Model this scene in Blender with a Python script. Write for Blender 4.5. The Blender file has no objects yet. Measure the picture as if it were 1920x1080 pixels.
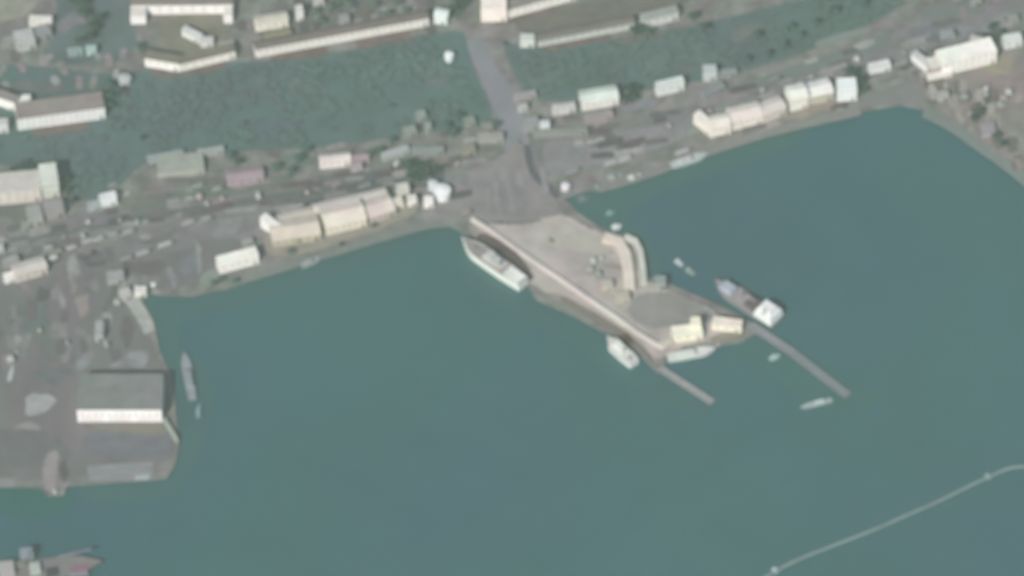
import bpy, bmesh, math, random
from mathutils import Vector, Matrix, noise
random.seed(7)
S = bpy.context.scene
COL = S.collection
R = math.radians

# ------------------------------------------------------------ camera, sky, sun
PITCH, DIST, HALFW = R(50), 4400.0, 384.0
CAMLOC = Vector((0, -DIST*math.cos(PITCH), DIST*math.sin(PITCH)))
cam = bpy.data.cameras.new('camera')
camo = bpy.data.objects.new('camera', cam); COL.objects.link(camo)
camo.location = CAMLOC; camo.rotation_euler = (math.pi/2-PITCH, 0, 0)
cam.sensor_width = 36; cam.angle = 2*math.atan(HALFW/DIST)
cam.clip_start = 1; cam.clip_end = 30000
cam.dof.use_dof = True; cam.dof.focus_distance = 50.0; cam.dof.aperture_fstop = 4.4
S.camera = camo
SUN_EL, SUN_AZ = R(40), R(205)      # azimuth measured from +Y, clockwise: light from behind the camera, to its left
sd = Vector((math.sin(SUN_AZ)*math.cos(SUN_EL), math.cos(SUN_AZ)*math.cos(SUN_EL), math.sin(SUN_EL)))
W = bpy.data.worlds.new('World'); S.world = W; W.use_nodes = True
nt = W.node_tree; nt.nodes.clear()
sky = nt.nodes.new('ShaderNodeTexSky'); sky.sky_type = 'NISHITA'; sky.sun_disc = False
sky.sun_elevation = SUN_EL; sky.sun_rotation = SUN_AZ
bgn = nt.nodes.new('ShaderNodeBackground'); bgn.inputs[1].default_value = 0.08
out = nt.nodes.new('ShaderNodeOutputWorld')
nt.links.new(sky.outputs[0], bgn.inputs[0]); nt.links.new(bgn.outputs[0], out.inputs[0])
sl = bpy.data.lights.new('sun', 'SUN'); sl.energy = 4.2; sl.angle = R(0.5); sl.color = (1, .95, .87)
so = bpy.data.objects.new('sun', sl); COL.objects.link(so)
so.rotation_euler = sd.to_track_quat('Z', 'Y').to_euler(); so.location = (0, 0, 500)
S.view_settings.view_transform = 'Standard'; S.view_settings.look = 'None'
S.view_settings.exposure = 0.35; S.view_settings.gamma = 1; S.view_settings.use_curve_mapping = False
S.cycles.use_denoising = True
S.cycles.max_bounces = 6; S.cycles.volume_bounces = 1

# ------------------------------------------------------------ pixel -> ground
TH = HALFW/DIST
def P(px, py, z=0.0):
    dx = (px-960)/960*TH; dy = -(py-540)/960*TH
    f = Vector((0, math.cos(PITCH), -math.sin(PITCH))); u = Vector((0, math.sin(PITCH), math.cos(PITCH)))
    d = f + Vector((1, 0, 0))*dx + u*dy
    t = (z-CAMLOC.z)/d.z
    return CAMLOC + d*t

# ------------------------------------------------------------ colours and materials
GAIN = (1.03, 1.05, 1.045); VEIL = (.088, .101, .087)
def lin(c):
    c /= 255.0
    return c/12.92 if c <= .04045 else ((c+.055)/1.055)**2.4
def A(r, g, b):      # surface albedo of a thing seen through the air at about this tone
    return tuple(min(.9, max(.012, (lin(v)-VEIL[i])/GAIN[i])) for i, v in enumerate((r, g, b)))
MATS = {}
def M(name, rgb, amt=.16, scale=.12, tint=.06, rough=.85, fine=1.2, spec=.3, stretch=None, metal=0, fade=False):
    key = (name, tuple(rgb), fade)
    if key in MATS: return MATS[key]
    m = bpy.data.materials.new(name); m.use_nodes = True; n = m.node_tree.nodes; L = m.node_tree.links
    b = n['Principled BSDF']; b.inputs['Roughness'].default_value = rough
    b.inputs['Specular IOR Level'].default_value = spec; b.inputs['Metallic'].default_value = metal
    g = n.new('ShaderNodeNewGeometry')
    src = g.outputs['Position']
    if stretch:
        mp = n.new('ShaderNodeMapping'); mp.inputs['Rotation'].default_value = (0, 0, stretch[0]); mp.inputs['Scale'].default_value = (1, stretch[1], 1)
        L.new(src, mp.inputs[0]); src = mp.outputs[0]
    base = [v/(1-amt*.3)/(1-tint*.3) for v in A(*rgb)]; gy = sum(base)/3; sa = .88 if 'water' in name or name in ('foliage', 'grass') else .66; base = [min(.9, v*sa+gy*(1-sa)) for v in base]
    def nz(sc, det, w):
        t = n.new('ShaderNodeTexNoise'); t.inputs['Scale'].default_value = sc; t.inputs['Detail'].default_value = det
        t.noise_dimensions = '4D'; t.inputs['W'].default_value = w
        L.new(src, t.inputs['Vector']); return t
    h = (sum(rgb)*7.3) % 50
    big = nz(scale, 5, h); fi = nz(fine, 3, h+9); hue = nz(scale*.45, 3, h+21)
    def ramp(t, lo, hi, a, c):
        r = n.new('ShaderNodeValToRGB'); r.color_ramp.elements[0].position = lo; r.color_ramp.elements[1].position = hi
        r.color_ramp.elements[0].color = (*a, 1); r.color_ramp.elements[1].color = (*c, 1)
        L.new(t.outputs['Fac'], r.inputs[0]); return r
    def mul(x, y):
        k = n.new('ShaderNodeMix'); k.data_type = 'RGBA'; k.blend_type = 'MULTIPLY'; k.inputs[0].default_value = 1
        L.new(x, k.inputs[6]); L.new(y, k.inputs[7]); return k.outputs[2]
    r1 = ramp(big, .32, .68, [v*(1-amt) for v in base], [min(1, v*(1+amt)) for v in base])
    r2 = ramp(fi, .3, .7, [1-amt*.7]*3, [1+0*amt]*3)
    r3 = ramp(hue, .38, .62, (1-tint*.6, 1, 1-tint*.3), (1, 1-tint*.8, 1-tint*.1))
    o = mul(mul(r1.outputs[0], r2.outputs[0]), r3.outputs[0])
    L.new(o, b.inputs['Base Color'])
    if fade:      # worn edge: the surface gives way to what lies under it
        at = n.new('ShaderNodeAttribute'); at.attribute_name = 'cover'; fn0 = nz(.7, 5, h+33); fn = n.new('ShaderNodeMapRange'); fn.clamp = False; fn.inputs[1].default_value = .28; fn.inputs[2].default_value = .72; L.new(fn0.outputs['Fac'], fn.inputs[0])
        ad = n.new('ShaderNodeMath'); ad.operation = 'ADD'; L.new(at.outputs['Fac'], ad.inputs[0]); L.new(fn.outputs[0], ad.inputs[1])
        mr = n.new('ShaderNodeMapRange'); mr.inputs[1].default_value = .98; mr.inputs[2].default_value = 1.02; L.new(ad.outputs[0], mr.inputs[0])
        tr = n.new('ShaderNodeBsdfTransparent'); mx = n.new('ShaderNodeMixShader')
        L.new(mr.outputs[0], mx.inputs[0]); L.new(tr.outputs[0], mx.inputs[1]); L.new(b.outputs[0], mx.inputs[2])
        L.new(mx.outputs[0], n['Material Output'].inputs[0])
    MATS[key] = m
    return m

# ------------------------------------------------------------ object helpers
def tag(o, label=None, cat=None, group=None, kind=None):
    if label: o['label'] = label
    if cat: o['category'] = cat
    if group: o['group'] = group
    if kind: o['kind'] = kind
    return o
def thing(name, label, cat, loc, rz=0, group=None):
    o = bpy.data.objects.new(name, None); COL.objects.link(o); o.empty_display_size = 2
    o.location = loc; o.rotation_euler = (0, 0, rz)
    return tag(o, label, cat, group)
class MB:
    def __init__(s): s.v = []; s.f = []
    def box(s, cx, cy, cz, sx, sy, sz, rz=0, taper=1.0):
        b = len(s.v); c, k = math.cos(rz), math.sin(rz)
        for z, t in ((-.5, 1), (.5, taper)):
            for x, y in ((-.5, -.5), (.5, -.5), (.5, .5), (-.5, .5)):
                X, Y = x*sx*t, y*sy*t
                s.v.append((cx+X*c-Y*k, cy+X*k+Y*c, cz+z*sz))
        for q in ((3, 2, 1, 0), (4, 5, 6, 7), (0, 1, 5, 4), (1, 2, 6, 5), (2, 3, 7, 6), (3, 0, 4, 7)):
            s.f.append([b+i for i in q])
        return s
    def cyl(s, cx, cy, z0, z1, r0, r1=None, n=14, axis='z'):
        r1 = r0 if r1 is None else r1; b = len(s.v)
        for z, r in ((z0, r0), (z1, r1)):
            for i in range(n):
                a = 2*math.pi*i/n; u, w = r*math.cos(a), r*math.sin(a)
                s.v.append((cx+u, cy+w, z) if axis == 'z' else (z, cx+u, cy+w))
        s.f.append([b+i for i in range(n)][::-1]); s.f.append([b+n+i for i in range(n)])
        for i in range(n): s.f.append([b+i, b+(i+1) % n, b+n+(i+1) % n, b+n+i])
        return s
    def bar(s, p, q, r, n=6):
        p, q = Vector(p), Vector(q); d = (q-p).normalized()
        a = d.orthogonal().normalized(); c = d.cross(a); b = len(s.v)
        for o in (p, q):
            for i in range(n):
                t = 2*math.pi*i/n; s.v.append(tuple(o+a*r*math.cos(t)+c*r*math.sin(t)))
        s.f.append([b+i for i in range(n)][::-1]); s.f.append([b+n+i for i in range(n)])
        for i in range(n): s.f.append([b+i, b+(i+1) % n, b+n+(i+1) % n, b+n+i])
        return s
    def poly(s, pts, faces):
        b = len(s.v); s.v += [tuple(p) for p in pts]; s.f += [[b+i for i in f] for f in faces]; return s
    def gable(s, x0, x1, y0, y1, z, rise, ov=.4, th=.25):     # ridge along x, with thickness
        ym = (y0+y1)/2; x0 -= ov; x1 += ov; y0 -= ov; y1 += ov
        pr = [(y0, z), (ym, z+rise), (y1, z), (y1, z+th), (ym, z+rise+th), (y0, z+th)]
        pts = [(x0, y, zz) for y, zz in pr]+[(x1, y, zz) for y, zz in pr]
        fs = [[0, 1, 4, 5], [1, 2, 3, 4], [11, 10, 7, 6], [10, 9, 8, 7]]
        for i in range(6): fs.append([i, 6+i, 6+(i+1) % 6, (i+1) % 6])
        return s.poly(pts, fs)
    def build(s, name, mat, parent=None, smooth=False):
        me = bpy.data.meshes.new(name); me.from_pydata(s.v, [], s.f); me.update()
        bm = bmesh.new(); bm.from_mesh(me); bmesh.ops.recalc_face_normals(bm, faces=bm.faces); bm.to_mesh(me); bm.free()
        me.materials.append(mat)
        if smooth: me.polygons.foreach_set('use_smooth', [True]*len(me.polygons))
        o = bpy.data.objects.new(name, me); COL.objects.link(o); o.parent = parent
        return o
def chaikin(p, it=2, closed=True):
    for _ in range(it):
        q = []
        n = len(p)
        for i in range(n if closed else n-1):
            a, b = p[i], p[(i+1) % n]
            q += [(a[0]*.75+b[0]*.25, a[1]*.75+b[1]*.25), (a[0]*.25+b[0]*.75, a[1]*.25+b[1]*.75)]
        p = q
    return p
LAND_Z = 2.2
GROUND_Z = LAND_Z-.9
ZC = [GROUND_Z+.01]
def patch(name, pts, rgb, smooth=2, z=None, jit=1.0, feather=6.0, outward=False, **kw):
    """a thin sheet of ground surface, traced on the ground"""
    if z is None: ZC[0] += .0019; z = ZC[0]
    pts = chaikin(pts, smooth)
    q = []
    for x, y in pts:
        w = P(x, y, z)
        if jit:
            v = Vector((w.x*.06, w.y*.06, z*40))
            w = w+Vector((noise.noise(v), noise.noise(v+Vector((9, 4, 1))), 0))*jit
        q.append((w.x, w.y))
    n = len(q); ar = sum(q[i][0]*q[(i+1) % n][1]-q[(i+1) % n][0]*q[i][1] for i in range(n)); sg = 1 if ar > 0 else -1
    if not outward:
        sg = -sg; pe = sum(math.hypot(q[i][0]-q[i-1][0], q[i][1]-q[i-1][1]) for i in range(n)); feather = min(feather, .62*abs(ar)/2/pe*(1 if smooth else .8))
    rim = []
    for i in range(n if feather else 0):
        a, b = q[i-1], q[(i+1) % n]; d = math.hypot(b[0]-a[0], b[1]-a[1]) or 1
        rim.append((q[i][0]+sg*(b[1]-a[1])/d*feather, q[i][1]-sg*(b[0]-a[0])/d*feather))
    core, edge = (q, rim) if outward or not feather else (rim, q)
    bm = bmesh.new(); cov = bm.verts.layers.float.new('cover'); vs = [bm.verts.new((x, y, z)) for x, y in core]
    es = [bm.edges.new((vs[i], vs[(i+1) % len(vs)])) for i in range(len(vs))]
    bmesh.ops.triangle_fill(bm, use_beauty=True, use_dissolve=False, edges=es, normal=(0, 0, 1))
    for v in vs: v[cov] = 1.3
    if feather:
        lo = [bm.verts.new((x, y, z-.0006)) for x, y in edge]
        for i in range(n):
            k = (i+1) % n; bm.faces.new((vs[i], vs[k], lo[k], lo[i]))
    for f in bm.faces:
        f.normal_update()
        if f.normal.z < 0: f.normal_flip()
    me = bpy.data.meshes.new(name); bm.to_mesh(me); bm.free()
    me.materials.append(M(name, rgb, fade=bool(feather), **kw))
    o = bpy.data.objects.new(name, me); COL.objects.link(o); tag(o, kind='structure'); return o
def blob(name, cx, cy, rx, ry, ang, rgb, **kw):
    n = 9; a = R(ang); pts = []
    for i in range(n):
        t = 2*math.pi*i/n; k = random.uniform(.5, 1.25)
        x, y = rx*1.1*k*math.cos(t), ry*1.1*k*math.sin(t)
        pts.append((cx+x*math.cos(a)+y*math.sin(a), cy-x*math.sin(a)+y*math.cos(a)))
    kw.setdefault('feather', min(8, .4*.55*min(rx, ry))); return patch(name, pts, rgb, **kw)
def strip(name, pts, w, rgb, **kw):
    """road-like strip of width w (pixels) along a polyline"""
    pts = chaikin(pts, 2, False); L_, R_ = [], []
    for i, (x, y) in enumerate(pts):
        a = pts[max(0, i-1)]; b = pts[min(len(pts)-1, i+1)]
        d = math.hypot(b[0]-a[0], b[1]-a[1]) or 1; nx, ny = -(b[1]-a[1])/d, (b[0]-a[0])/d
        ww = w(i/(len(pts)-1)) if callable(w) else w
        L_.append((x+nx*ww/2, y+ny*ww/2)); R_.append((x-nx*ww/2, y-ny*ww/2))
    kw.setdefault('jit', .8); kw.setdefault('feather', 1.6); kw['outward'] = True
    return patch(name, L_+R_[::-1], rgb, smooth=0, **kw)

# ------------------------------------------------------------ water and land
me = bpy.data.meshes.new('water'); me.from_pydata([(-3800, -3400, 0), (3800, -3400, 0), (3800, 4600, 0), (-3800, 4600, 0)], [], [[0, 1, 2, 3]])
wm = M('harbour_water', (93, 125, 125), amt=.06, scale=.009, tint=.15, rough=.35, fine=.05, spec=.25)
nn = wm.node_tree; bp = nn.nodes.new('ShaderNodeBump'); bp.inputs['Strength'].default_value = .25; bp.inputs['Distance'].default_value = .3
tn = nn.nodes.new('ShaderNodeTexNoise'); tn.inputs['Scale'].default_value = .6; tn.inputs['Detail'].default_value = 4
gn = nn.nodes.new('ShaderNodeNewGeometry'); nn.links.new(gn.outputs['Position'], tn.inputs['Vector'])
nn.links.new(tn.outputs['Fac'], bp.inputs['Height']); nn.links.new(bp.outputs[0], nn.nodes['Principled BSDF'].inputs['Normal'])
me.materials.append(wm); wo = bpy.data.objects.new('water', me); COL.objects.link(wo); tag(wo, kind='structure')

shore = [(-1500, 915), (60, 914), (80, 918), (90, 931), (120, 930), (127, 912), (312, 898), (328, 872), (336, 835), (330, 775), (322, 705), (300, 662),
  (290, 605), (268, 568), (272, 550), (310, 556), (360, 556), (430, 542), (505, 515), (600, 489), (700, 456), (790, 428), (846, 424), (868, 438),
  (905, 470), (985, 528), (1005, 562), (1065, 588), (1125, 620), (1162, 634), (1196, 662), (1234, 702), (1252, 676), (1300, 656), (1345, 650), (1392, 642), (1425, 622), (1400, 600),
  (1345, 572), (1300, 552), (1245, 530), (1212, 520), (1208, 470), (1188, 446), (1132, 432), (1088, 402), (1058, 374), (1090, 362), (1145, 344),
  (1210, 334), (1290, 309), (1345, 280), (1440, 251), (1550, 224), (1640, 206), (1688, 198), (1728, 206), (1792, 247), (1860, 298), (1920, 343),
  (2300, 600), (3400, 620), (3400, -3500), (-1500, -3500)]
def prism(name, pts, z0, z1, rgb, jit=.9, kind='structure', sub=14, **kw):
    q = []
    for i in range(len(pts)):
        a, b = P(*pts[i]), P(*pts[(i+1) % len(pts)]); n = max(1, min(24, int((b-a).length/sub)))
        for k in range(n):
            w = a.lerp(b, k/n); v = Vector((w.x*.08, w.y*.08, 3))
            q.append((w.x+noise.noise(v)*jit, w.y+noise.noise(v+Vector((5, 5, 5)))*jit))
    bm = bmesh.new(); vs = [bm.verts.new((x, y, z1)) for x, y in q]
    es = [bm.edges.new((vs[i], vs[(i+1) % len(vs)])) for i in range(len(vs))]
    bmesh.ops.triangle_fill(bm, use_beauty=True, use_dissolve=False, edges=es, normal=(0, 0, 1))
    lo = [bm.verts.new((x, y, z0)) for x, y in q]
    for i in range(len(q)):
        j = (i+1) % len(q); bm.faces.new((vs[i], vs[j], lo[j], lo[i]))
    bmesh.ops.recalc_face_normals(bm, faces=bm.faces)
    me = bpy.data.meshes.new(name); bm.to_mesh(me); bm.free(); me.materials.append(M(name, rgb, **kw))
    o = bpy.data.objects.new(name, me); COL.objects.link(o)
    if kind: tag(o, kind=kind)
    return o
prism('ground', shore, -1.0, GROUND_Z, (139, 143, 135), amt=.34, scale=.07, tint=.14, fine=.4)
# shallows: a tinted sheet just over the deep water
def shal(pts, rgb, z): patch('shallow_water', pts, rgb, z=z, amt=.05, scale=.03, rough=.4, fine=.1, feather=7, outward=True)
shal([(1040, 350), (1300, 290), (1500, 240), (1500, 262), (1330, 320), (1180, 375), (1160, 420), (1210, 450), (1240, 520), (1140, 470), (1060, 420)], (96, 126, 121), .03)
shal([(260, 540), (420, 530), (640, 470), (840, 420), (850, 432), (700, 480), (450, 568), (330, 590), (320, 660), (380, 690), (392, 780), (345, 900), (300, 930), (150, 935), (160, 880), (320, 870), (280, 700)], (95, 125, 121), .045)
shal([(0, 900), (130, 920), (130, 955), (0, 970)], (88, 124, 118), .05)
shal([(1340, 560), (1420, 610), (1600, 730), (1640, 755), (1560, 775), (1440, 690), (1380, 660)], (93, 126, 121), .055)
shal([(860, 430), (1000, 540), (1130, 650), (1230, 720), (1340, 765), (1300, 770), (1180, 720), (1040, 620), (880, 540), (855, 470)], (94, 125, 121), .06)

# ------------------------------------------------------------ ground surfaces (each a sheet)
g = patch
# green slopes north of the road
G1 = [(-80, 120), (60, 115), (200, 140), (300, 120), (480, 112), (640, 95), (800, 60), (880, 50), (890, 120), (925, 190), (930, 235), (860, 250), (760, 255),
      (640, 280), (420, 290), (280, 300), (210, 370), (130, 385), (120, 320), (-80, 310)]
G2 = [(930, 60), (990, 92), (1270, 50), (1400, 20), (1640, -40), (1720, 0), (1600, 70), (1400, 140), (1200, 175), (1060, 195), (985, 190), (955, 130)]
g('grass', G1, (110, 131, 126), amt=.14, scale=.03, tint=.12, fine=.3)
g('grass', G2, (111, 132, 126), amt=.14, scale=.03, tint=.12, fine=.3)
g('grass', [(520, -60), (860, -60), (850, 10), (800, 35), (640, 62), (500, 90)], (128, 135, 128), amt=.2, scale=.05)
g('grass', [(960, 20), (1300, -30), (1300, 20), (980, 75)], (128, 132, 122), amt=.12)
g('grass', [(100, -40), (250, -40), (270, 110), (180, 130), (60, 120), (100, 60)], (116, 131, 128), amt=.18, scale=.04)
g('bare_earth', [(-60, -60), (95, -60), (70, 30), (10, 42), (-60, 60)], (158, 161, 142))
g('bare_earth', [(290, 20), (420, 20), (430, 60), (430, 105), (280, 105), (300, 60)], (140, 141, 124), amt=.2, scale=.06)
g('bare_earth', [(485, 55), (550, 50), (555, 78), (480, 95)], (144, 142, 118))
g('bare_earth', [(960, 12), (1050, 5), (1200, 0), (1180, 35), (1000, 75), (960, 60)], (129, 131, 120), amt=.12)
for x0, y0, x1, y1 in ((275, 128, 340, 142), (340, 142, 440, 116), (482, 114, 640, 90), (640, 90, 800, 56), (900, 48, 1070, 8), (980, 96, 1180, 60), (36, 250, 195, 230)):
    strip('bare_earth', [(x0, y0), ((x0+x1)/2, (y0+y1)/2), (x1, y1)], 11, (130, 122, 114), amt=.2, feather=3)
# harbour road and rail strip
g('road', [(-80, 420), (120, 400), (330, 372), (560, 335), (760, 300), (930, 290), (1000, 262), (1250, 205), (1420, 160), (1560, 105), (1700, 45), (1990, -30), (1990, 40),
   (1740, 95), (1690, 120), (1560, 165), (1350, 215), (1280, 270), (1120, 300), (1000, 345), (860, 365), (700, 385), (480, 440), (300, 490), (-80, 530)], (136, 139, 136), amt=.2, scale=.06, tint=.12, fine=.4)
strip('road', [(-60, 500), (200, 435), (450, 385), (700, 345), (900, 310)], 12, (140, 141, 139), amt=.1)
strip('verge', [(-60, 470), (150, 425), (420, 385), (640, 350), (800, 322)], 10, (118, 130, 122), amt=.18, stretch=(-.25, 4))
strip('verge', [(200, 400), (330, 370), (470, 345), (600, 335)], 22, (124, 137, 125), amt=.18)
strip('road', [(250, 500), (450, 448), (640, 385), (780, 350), (900, 335)], 14, (142, 143, 142), amt=.08)
strip('verge', [(620, 350), (700, 338), (800, 330), (850, 335)], 34, (112, 126, 121), amt=.15)
strip('road', [(1000, 290), (1150, 268), (1300, 232), (1440, 190), (1600, 150), (1750, 75), (1900, 30)], 30, (140, 143, 142), amt=.1)
strip('verge', [(1380, 175), (1500, 130), (1620, 88), (1700, 60)], 20, (128, 141, 134), amt=.1)
strip('verge', [(1500, 92), (1580, 68), (1660, 48)], 9, (139, 152, 144), amt=.06)
strip('verge', [(1700, 35), (1780, 20), (1880, 5)], 20, (128, 140, 134), amt=.1)
strip('road', [(884, 62), (893, 90), (915, 135), (948, 190), (968, 262), (985, 330)], lambda t: 22+20*min(1, t*1.6), (144, 149, 153), amt=.14, scale=.05)
g('pavement', [(850, 330), (940, 290), (975, 250), (990, 260), (1000, 320), (1045, 370), (1062, 395), (1000, 420), (880, 415), (800, 425), (790, 395)], (149, 149, 145), amt=.18, scale=.06)
g('pavement', [(1005, 262), (1080, 255), (1280, 225), (1300, 262), (1180, 300), (1060, 335), (1020, 330)], (145, 146, 146), amt=.18, scale=.06)
strip('dark_strip', [(985, 255), (992, 300), (1000, 330), (1035, 355), (1052, 378)], 9, (112, 117, 120), amt=.1)  # narrow dark grey line coloured in along the right side of the road
strip('quay_apron', [(360, 552), (520, 505), (700, 450), (800, 420), (850, 418)], 12, (133, 144, 136), amt=.1)
strip('quay_apron', [(1065, 368), (1210, 330), (1340, 278), (1500, 232), (1680, 195)], 13, (142, 146, 140), amt=.1)
strip('quay_apron', [(1700, 195), (1790, 238), (1920, 335), (2000, 395)], 16, (133, 148, 141), amt=.08)
g('pavement', [(1620, 165), (1700, 140), (1740, 165), (1740, 205), (1690, 195), (1600, 208), (1560, 205)], (138, 143, 139), amt=.08)
g('bare_earth', [(1700, 125), (1960, 60), (1990, 380), (1920, 325), (1830, 262), (1740, 200)], (148, 145, 136), amt=.16, scale=.07, tint=.14)
for a in [(1790, 170, 40, 18, 10, (150, 150, 128)), (1835, 205, 26, 34, 0, (134, 129, 128)), (1862, 235, 18, 30, -10, (162, 160, 160)), (1895, 155, 30, 22, 0, (155, 142, 142)),
          (1905, 265, 22, 22, 0, (150, 155, 147)), (1790, 125, 20, 14, 15, (152, 155, 128)), (1805, 215, 7, 28, 0, (162, 164, 150)), (1875, 120, 30, 24, 0, (158, 157, 132)),
          (1740, 62, 30, 26, 0, (128, 134, 140)), (1800, 60, 34, 14, 12, (148, 155, 160)), (1870, 45, 44, 10, 15, (150, 158, 155)), (1850, 70, 30, 16, 0, (116, 122, 124)),
          (1760, 92, 34, 9, 0, (120, 123, 117)), (1690, 118, 26, 12, 15, (115, 121, 118)), (1608, 165, 12, 12, 0, (112, 125, 113)), (1605, 128, 14, 11, 0, (146, 150, 135)),
          (1810, 25, 16, 22, 0, (146, 138, 138)), (1350, 190, 60, 12, 12, (148, 146, 144)), (1400, 205, 40, 10, 10, (138, 136, 120)), (1310, 245, 16, 10, 0, (140, 135, 118)),
          (1530, 205, 60, 8, 12, (160, 152, 138)), (1430, 240, 60, 8, 14, (162, 155, 150)), (1120, 230, 40, 8, 8, (158, 150, 148)), (1200, 195, 40, 8, 14, (142, 145, 150)),
          (1150, 200, 20, 10, 0, (120, 118, 115)), (880, 300, 60, 14, 8, (146, 147, 132)), (900, 345, 50, 16, 0, (142, 141, 145)), (730, 300, 60, 18, 8, (132, 140, 132)),
          (790, 330, 34, 16, 0, (108, 122, 120)), (620, 345, 40, 12, 5, (150, 142, 146)), (470, 340, 45, 14, 5, (156, 145, 150)), (560, 300, 40, 16, 0, (122, 137, 130)),
          (760, 275, 30, 14, 10, (136, 146, 140)), (330, 300, 60, 18, 8, (120, 130, 122)), (380, 340, 50, 12, 8, (126, 128, 122)), (250, 375, 40, 12, 12, (126, 140, 124)),
          (70, 395, 50, 22, 0, (122, 130, 122)), (150, 420, 60, 16, 12, (134, 134, 136)), (60, 440, 60, 18, 8, (124, 132, 130)), (230, 215, 24, 24, 0, (110, 122, 134)),
          (235, 170, 16, 12, 0, (118, 125, 126)), (190, 180, 12, 30, 0, (112, 122, 120)), (60, 160, 60, 14, 0, (122, 131, 128)), (120, 195, 40, 14, 8, (160, 150, 138)),
          (180, 60, 20, 22, 0, (108, 126, 124)), (130, 40, 34, 22, 30, (136, 138, 142)), (600, 55, 44, 10, 0, (142, 142, 146)), (560, 70, 40, 9, 10, (136, 132, 124)),
          (700, 25, 22, 24, 0, (126, 128, 116)), (630, 20, 16, 12, 0, (120, 133, 126)), (780, 25, 20, 20, 0, (134, 132, 132)), (860, 15, 14, 18, 0, (104, 126, 116)),
          (905, 15, 12, 26, 0, (136, 144, 126)), (740, 20, 10, 26, 0, (140, 146, 134)), (1010, 130, 60, 20, 5, (106, 134, 126)), (1200, 70, 60, 12, 12, (128, 132, 122)),
          (1060, 160, 60, 18, 5, (105, 132, 124)), (1180, 110, 60, 22, 8, (108, 134, 126)), (1400, 60, 40, 22, 8, (124, 134, 128)), (1300, 115, 40, 22, 8, (114, 128, 124)),
          (700, 190, 70, 24, 5, (104, 131, 122)), (580, 160, 34, 22, 5, (116, 137, 130)), (400, 180, 60, 24, 8, (110, 133, 128)), (820, 140, 34, 18, 5, (118, 134, 128)),
          (500, 240, 70, 24, 5, (108, 127, 130)), (300, 240, 70, 28, 5, (108, 128, 130)), (340, 140, 60, 10, 5, (126, 128, 118)), (760, 75, 40, 8, 12, (122, 126, 120))]:
    blob(('concrete' if a[5][0] > 138 else 'soil'), *a[:5], a[5], amt=.16, jit=6)
# west yard
g('pavement', [(-80, 520), (60, 490), (230, 470), (330, 470), (400, 440), (480, 450), (480, 500), (420, 535), (310, 545), (262, 560), (290, 640), (318, 700), (330, 840), (318, 880), (120, 905), (-80, 908)],
  (131, 133, 130), amt=.14, scale=.05, tint=.12, stretch=(.1, .35))
for a in [(140, 510, 12, 34, 0, (158, 160, 156)), (155, 575, 16, 36, -8, (156, 148, 142)), (193, 612, 13, 26, -10, (152, 158, 153)), (190, 628, 7, 18, -8, (172, 176, 172)),
          (230, 620, 18, 30, -10, (124, 121, 120)), (220, 525, 22, 16, 0, (158, 160, 158)), (34, 645, 9, 34, 3, (156, 164, 156)), (12, 702, 7, 18, 0, (172, 186, 182)),
          (72, 755, 28, 32, 10, (162, 167, 165)), (50, 800, 30, 20, 0, (148, 150, 142)), (160, 675, 16, 22, -25, (144, 153, 153)), (250, 672, 44, 20, 15, (148, 152, 154)),
          (100, 640, 40, 60, 5, (124, 132, 126)), (60, 590, 40, 34, 0, (120, 132, 128)), (100, 700, 40, 22, 0, (122, 130, 130)), (210, 550, 10, 30, 0, (118, 126, 118)),
          (80, 550, 24, 14, 0, (112, 118, 112)), (350, 500, 20, 24, 5, (130, 133, 138)), (325, 520, 16, 22, 5, (148, 144, 148)), (365, 480, 8, 30, 10, (146, 156, 148)),
          (400, 520, 40, 14, 14, (140, 154, 142)), (270, 500, 40, 20, 0, (122, 120, 118)), (180, 490, 36, 18, 0, (116, 118, 118)), (430, 430, 40, 16, 10, (144, 145, 146)),
          (110, 470, 30, 9, 10, (110, 116, 114)), (300, 445, 40, 10, 14, (128, 128, 122)), (20, 470, 20, 16, 0, (134, 138, 134))]:
    blob(('concrete' if a[5][0] > 138 else 'asphalt'), *a[:5], a[5], amt=.16, jit=5)
strip('concrete_ramp', [(228, 545), (250, 566), (272, 600), (287, 636)], 19, (172, 178, 170), amt=.2, scale=.15)
g('quay_apron', [(150, 800), (318, 795), (334, 835), (322, 862), (150, 862)], (126, 131, 135), amt=.14)
g('bare_earth', [(150, 794), (305, 794), (318, 812), (300, 818), (160, 806)], (140, 137, 122), amt=.1)
g('pavement', [(-60, 800), (100, 800), (140, 850), (130, 880), (-60, 880)], (125, 128, 127), amt=.1)
strip('quay_apron', [(-60, 905), (80, 906)], 14, (146, 150, 148), amt=.08)
strip('quay_apron', [(130, 890), (230, 884), (318, 878)], 26, (146, 150, 152), amt=.18, stretch=(0, 6))
strip('quay_edge', [(215, 897), (318, 892)], 7, (168, 180, 180), amt=.06)
g('slipway', [(84, 850), (112, 838), (112, 870), (108, 925), (82, 922), (76, 890)], (156, 152, 149), amt=.14)
blob('oil_stain', 120, 888, 10, 24, 0, (112, 112, 112), amt=.1)
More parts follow.
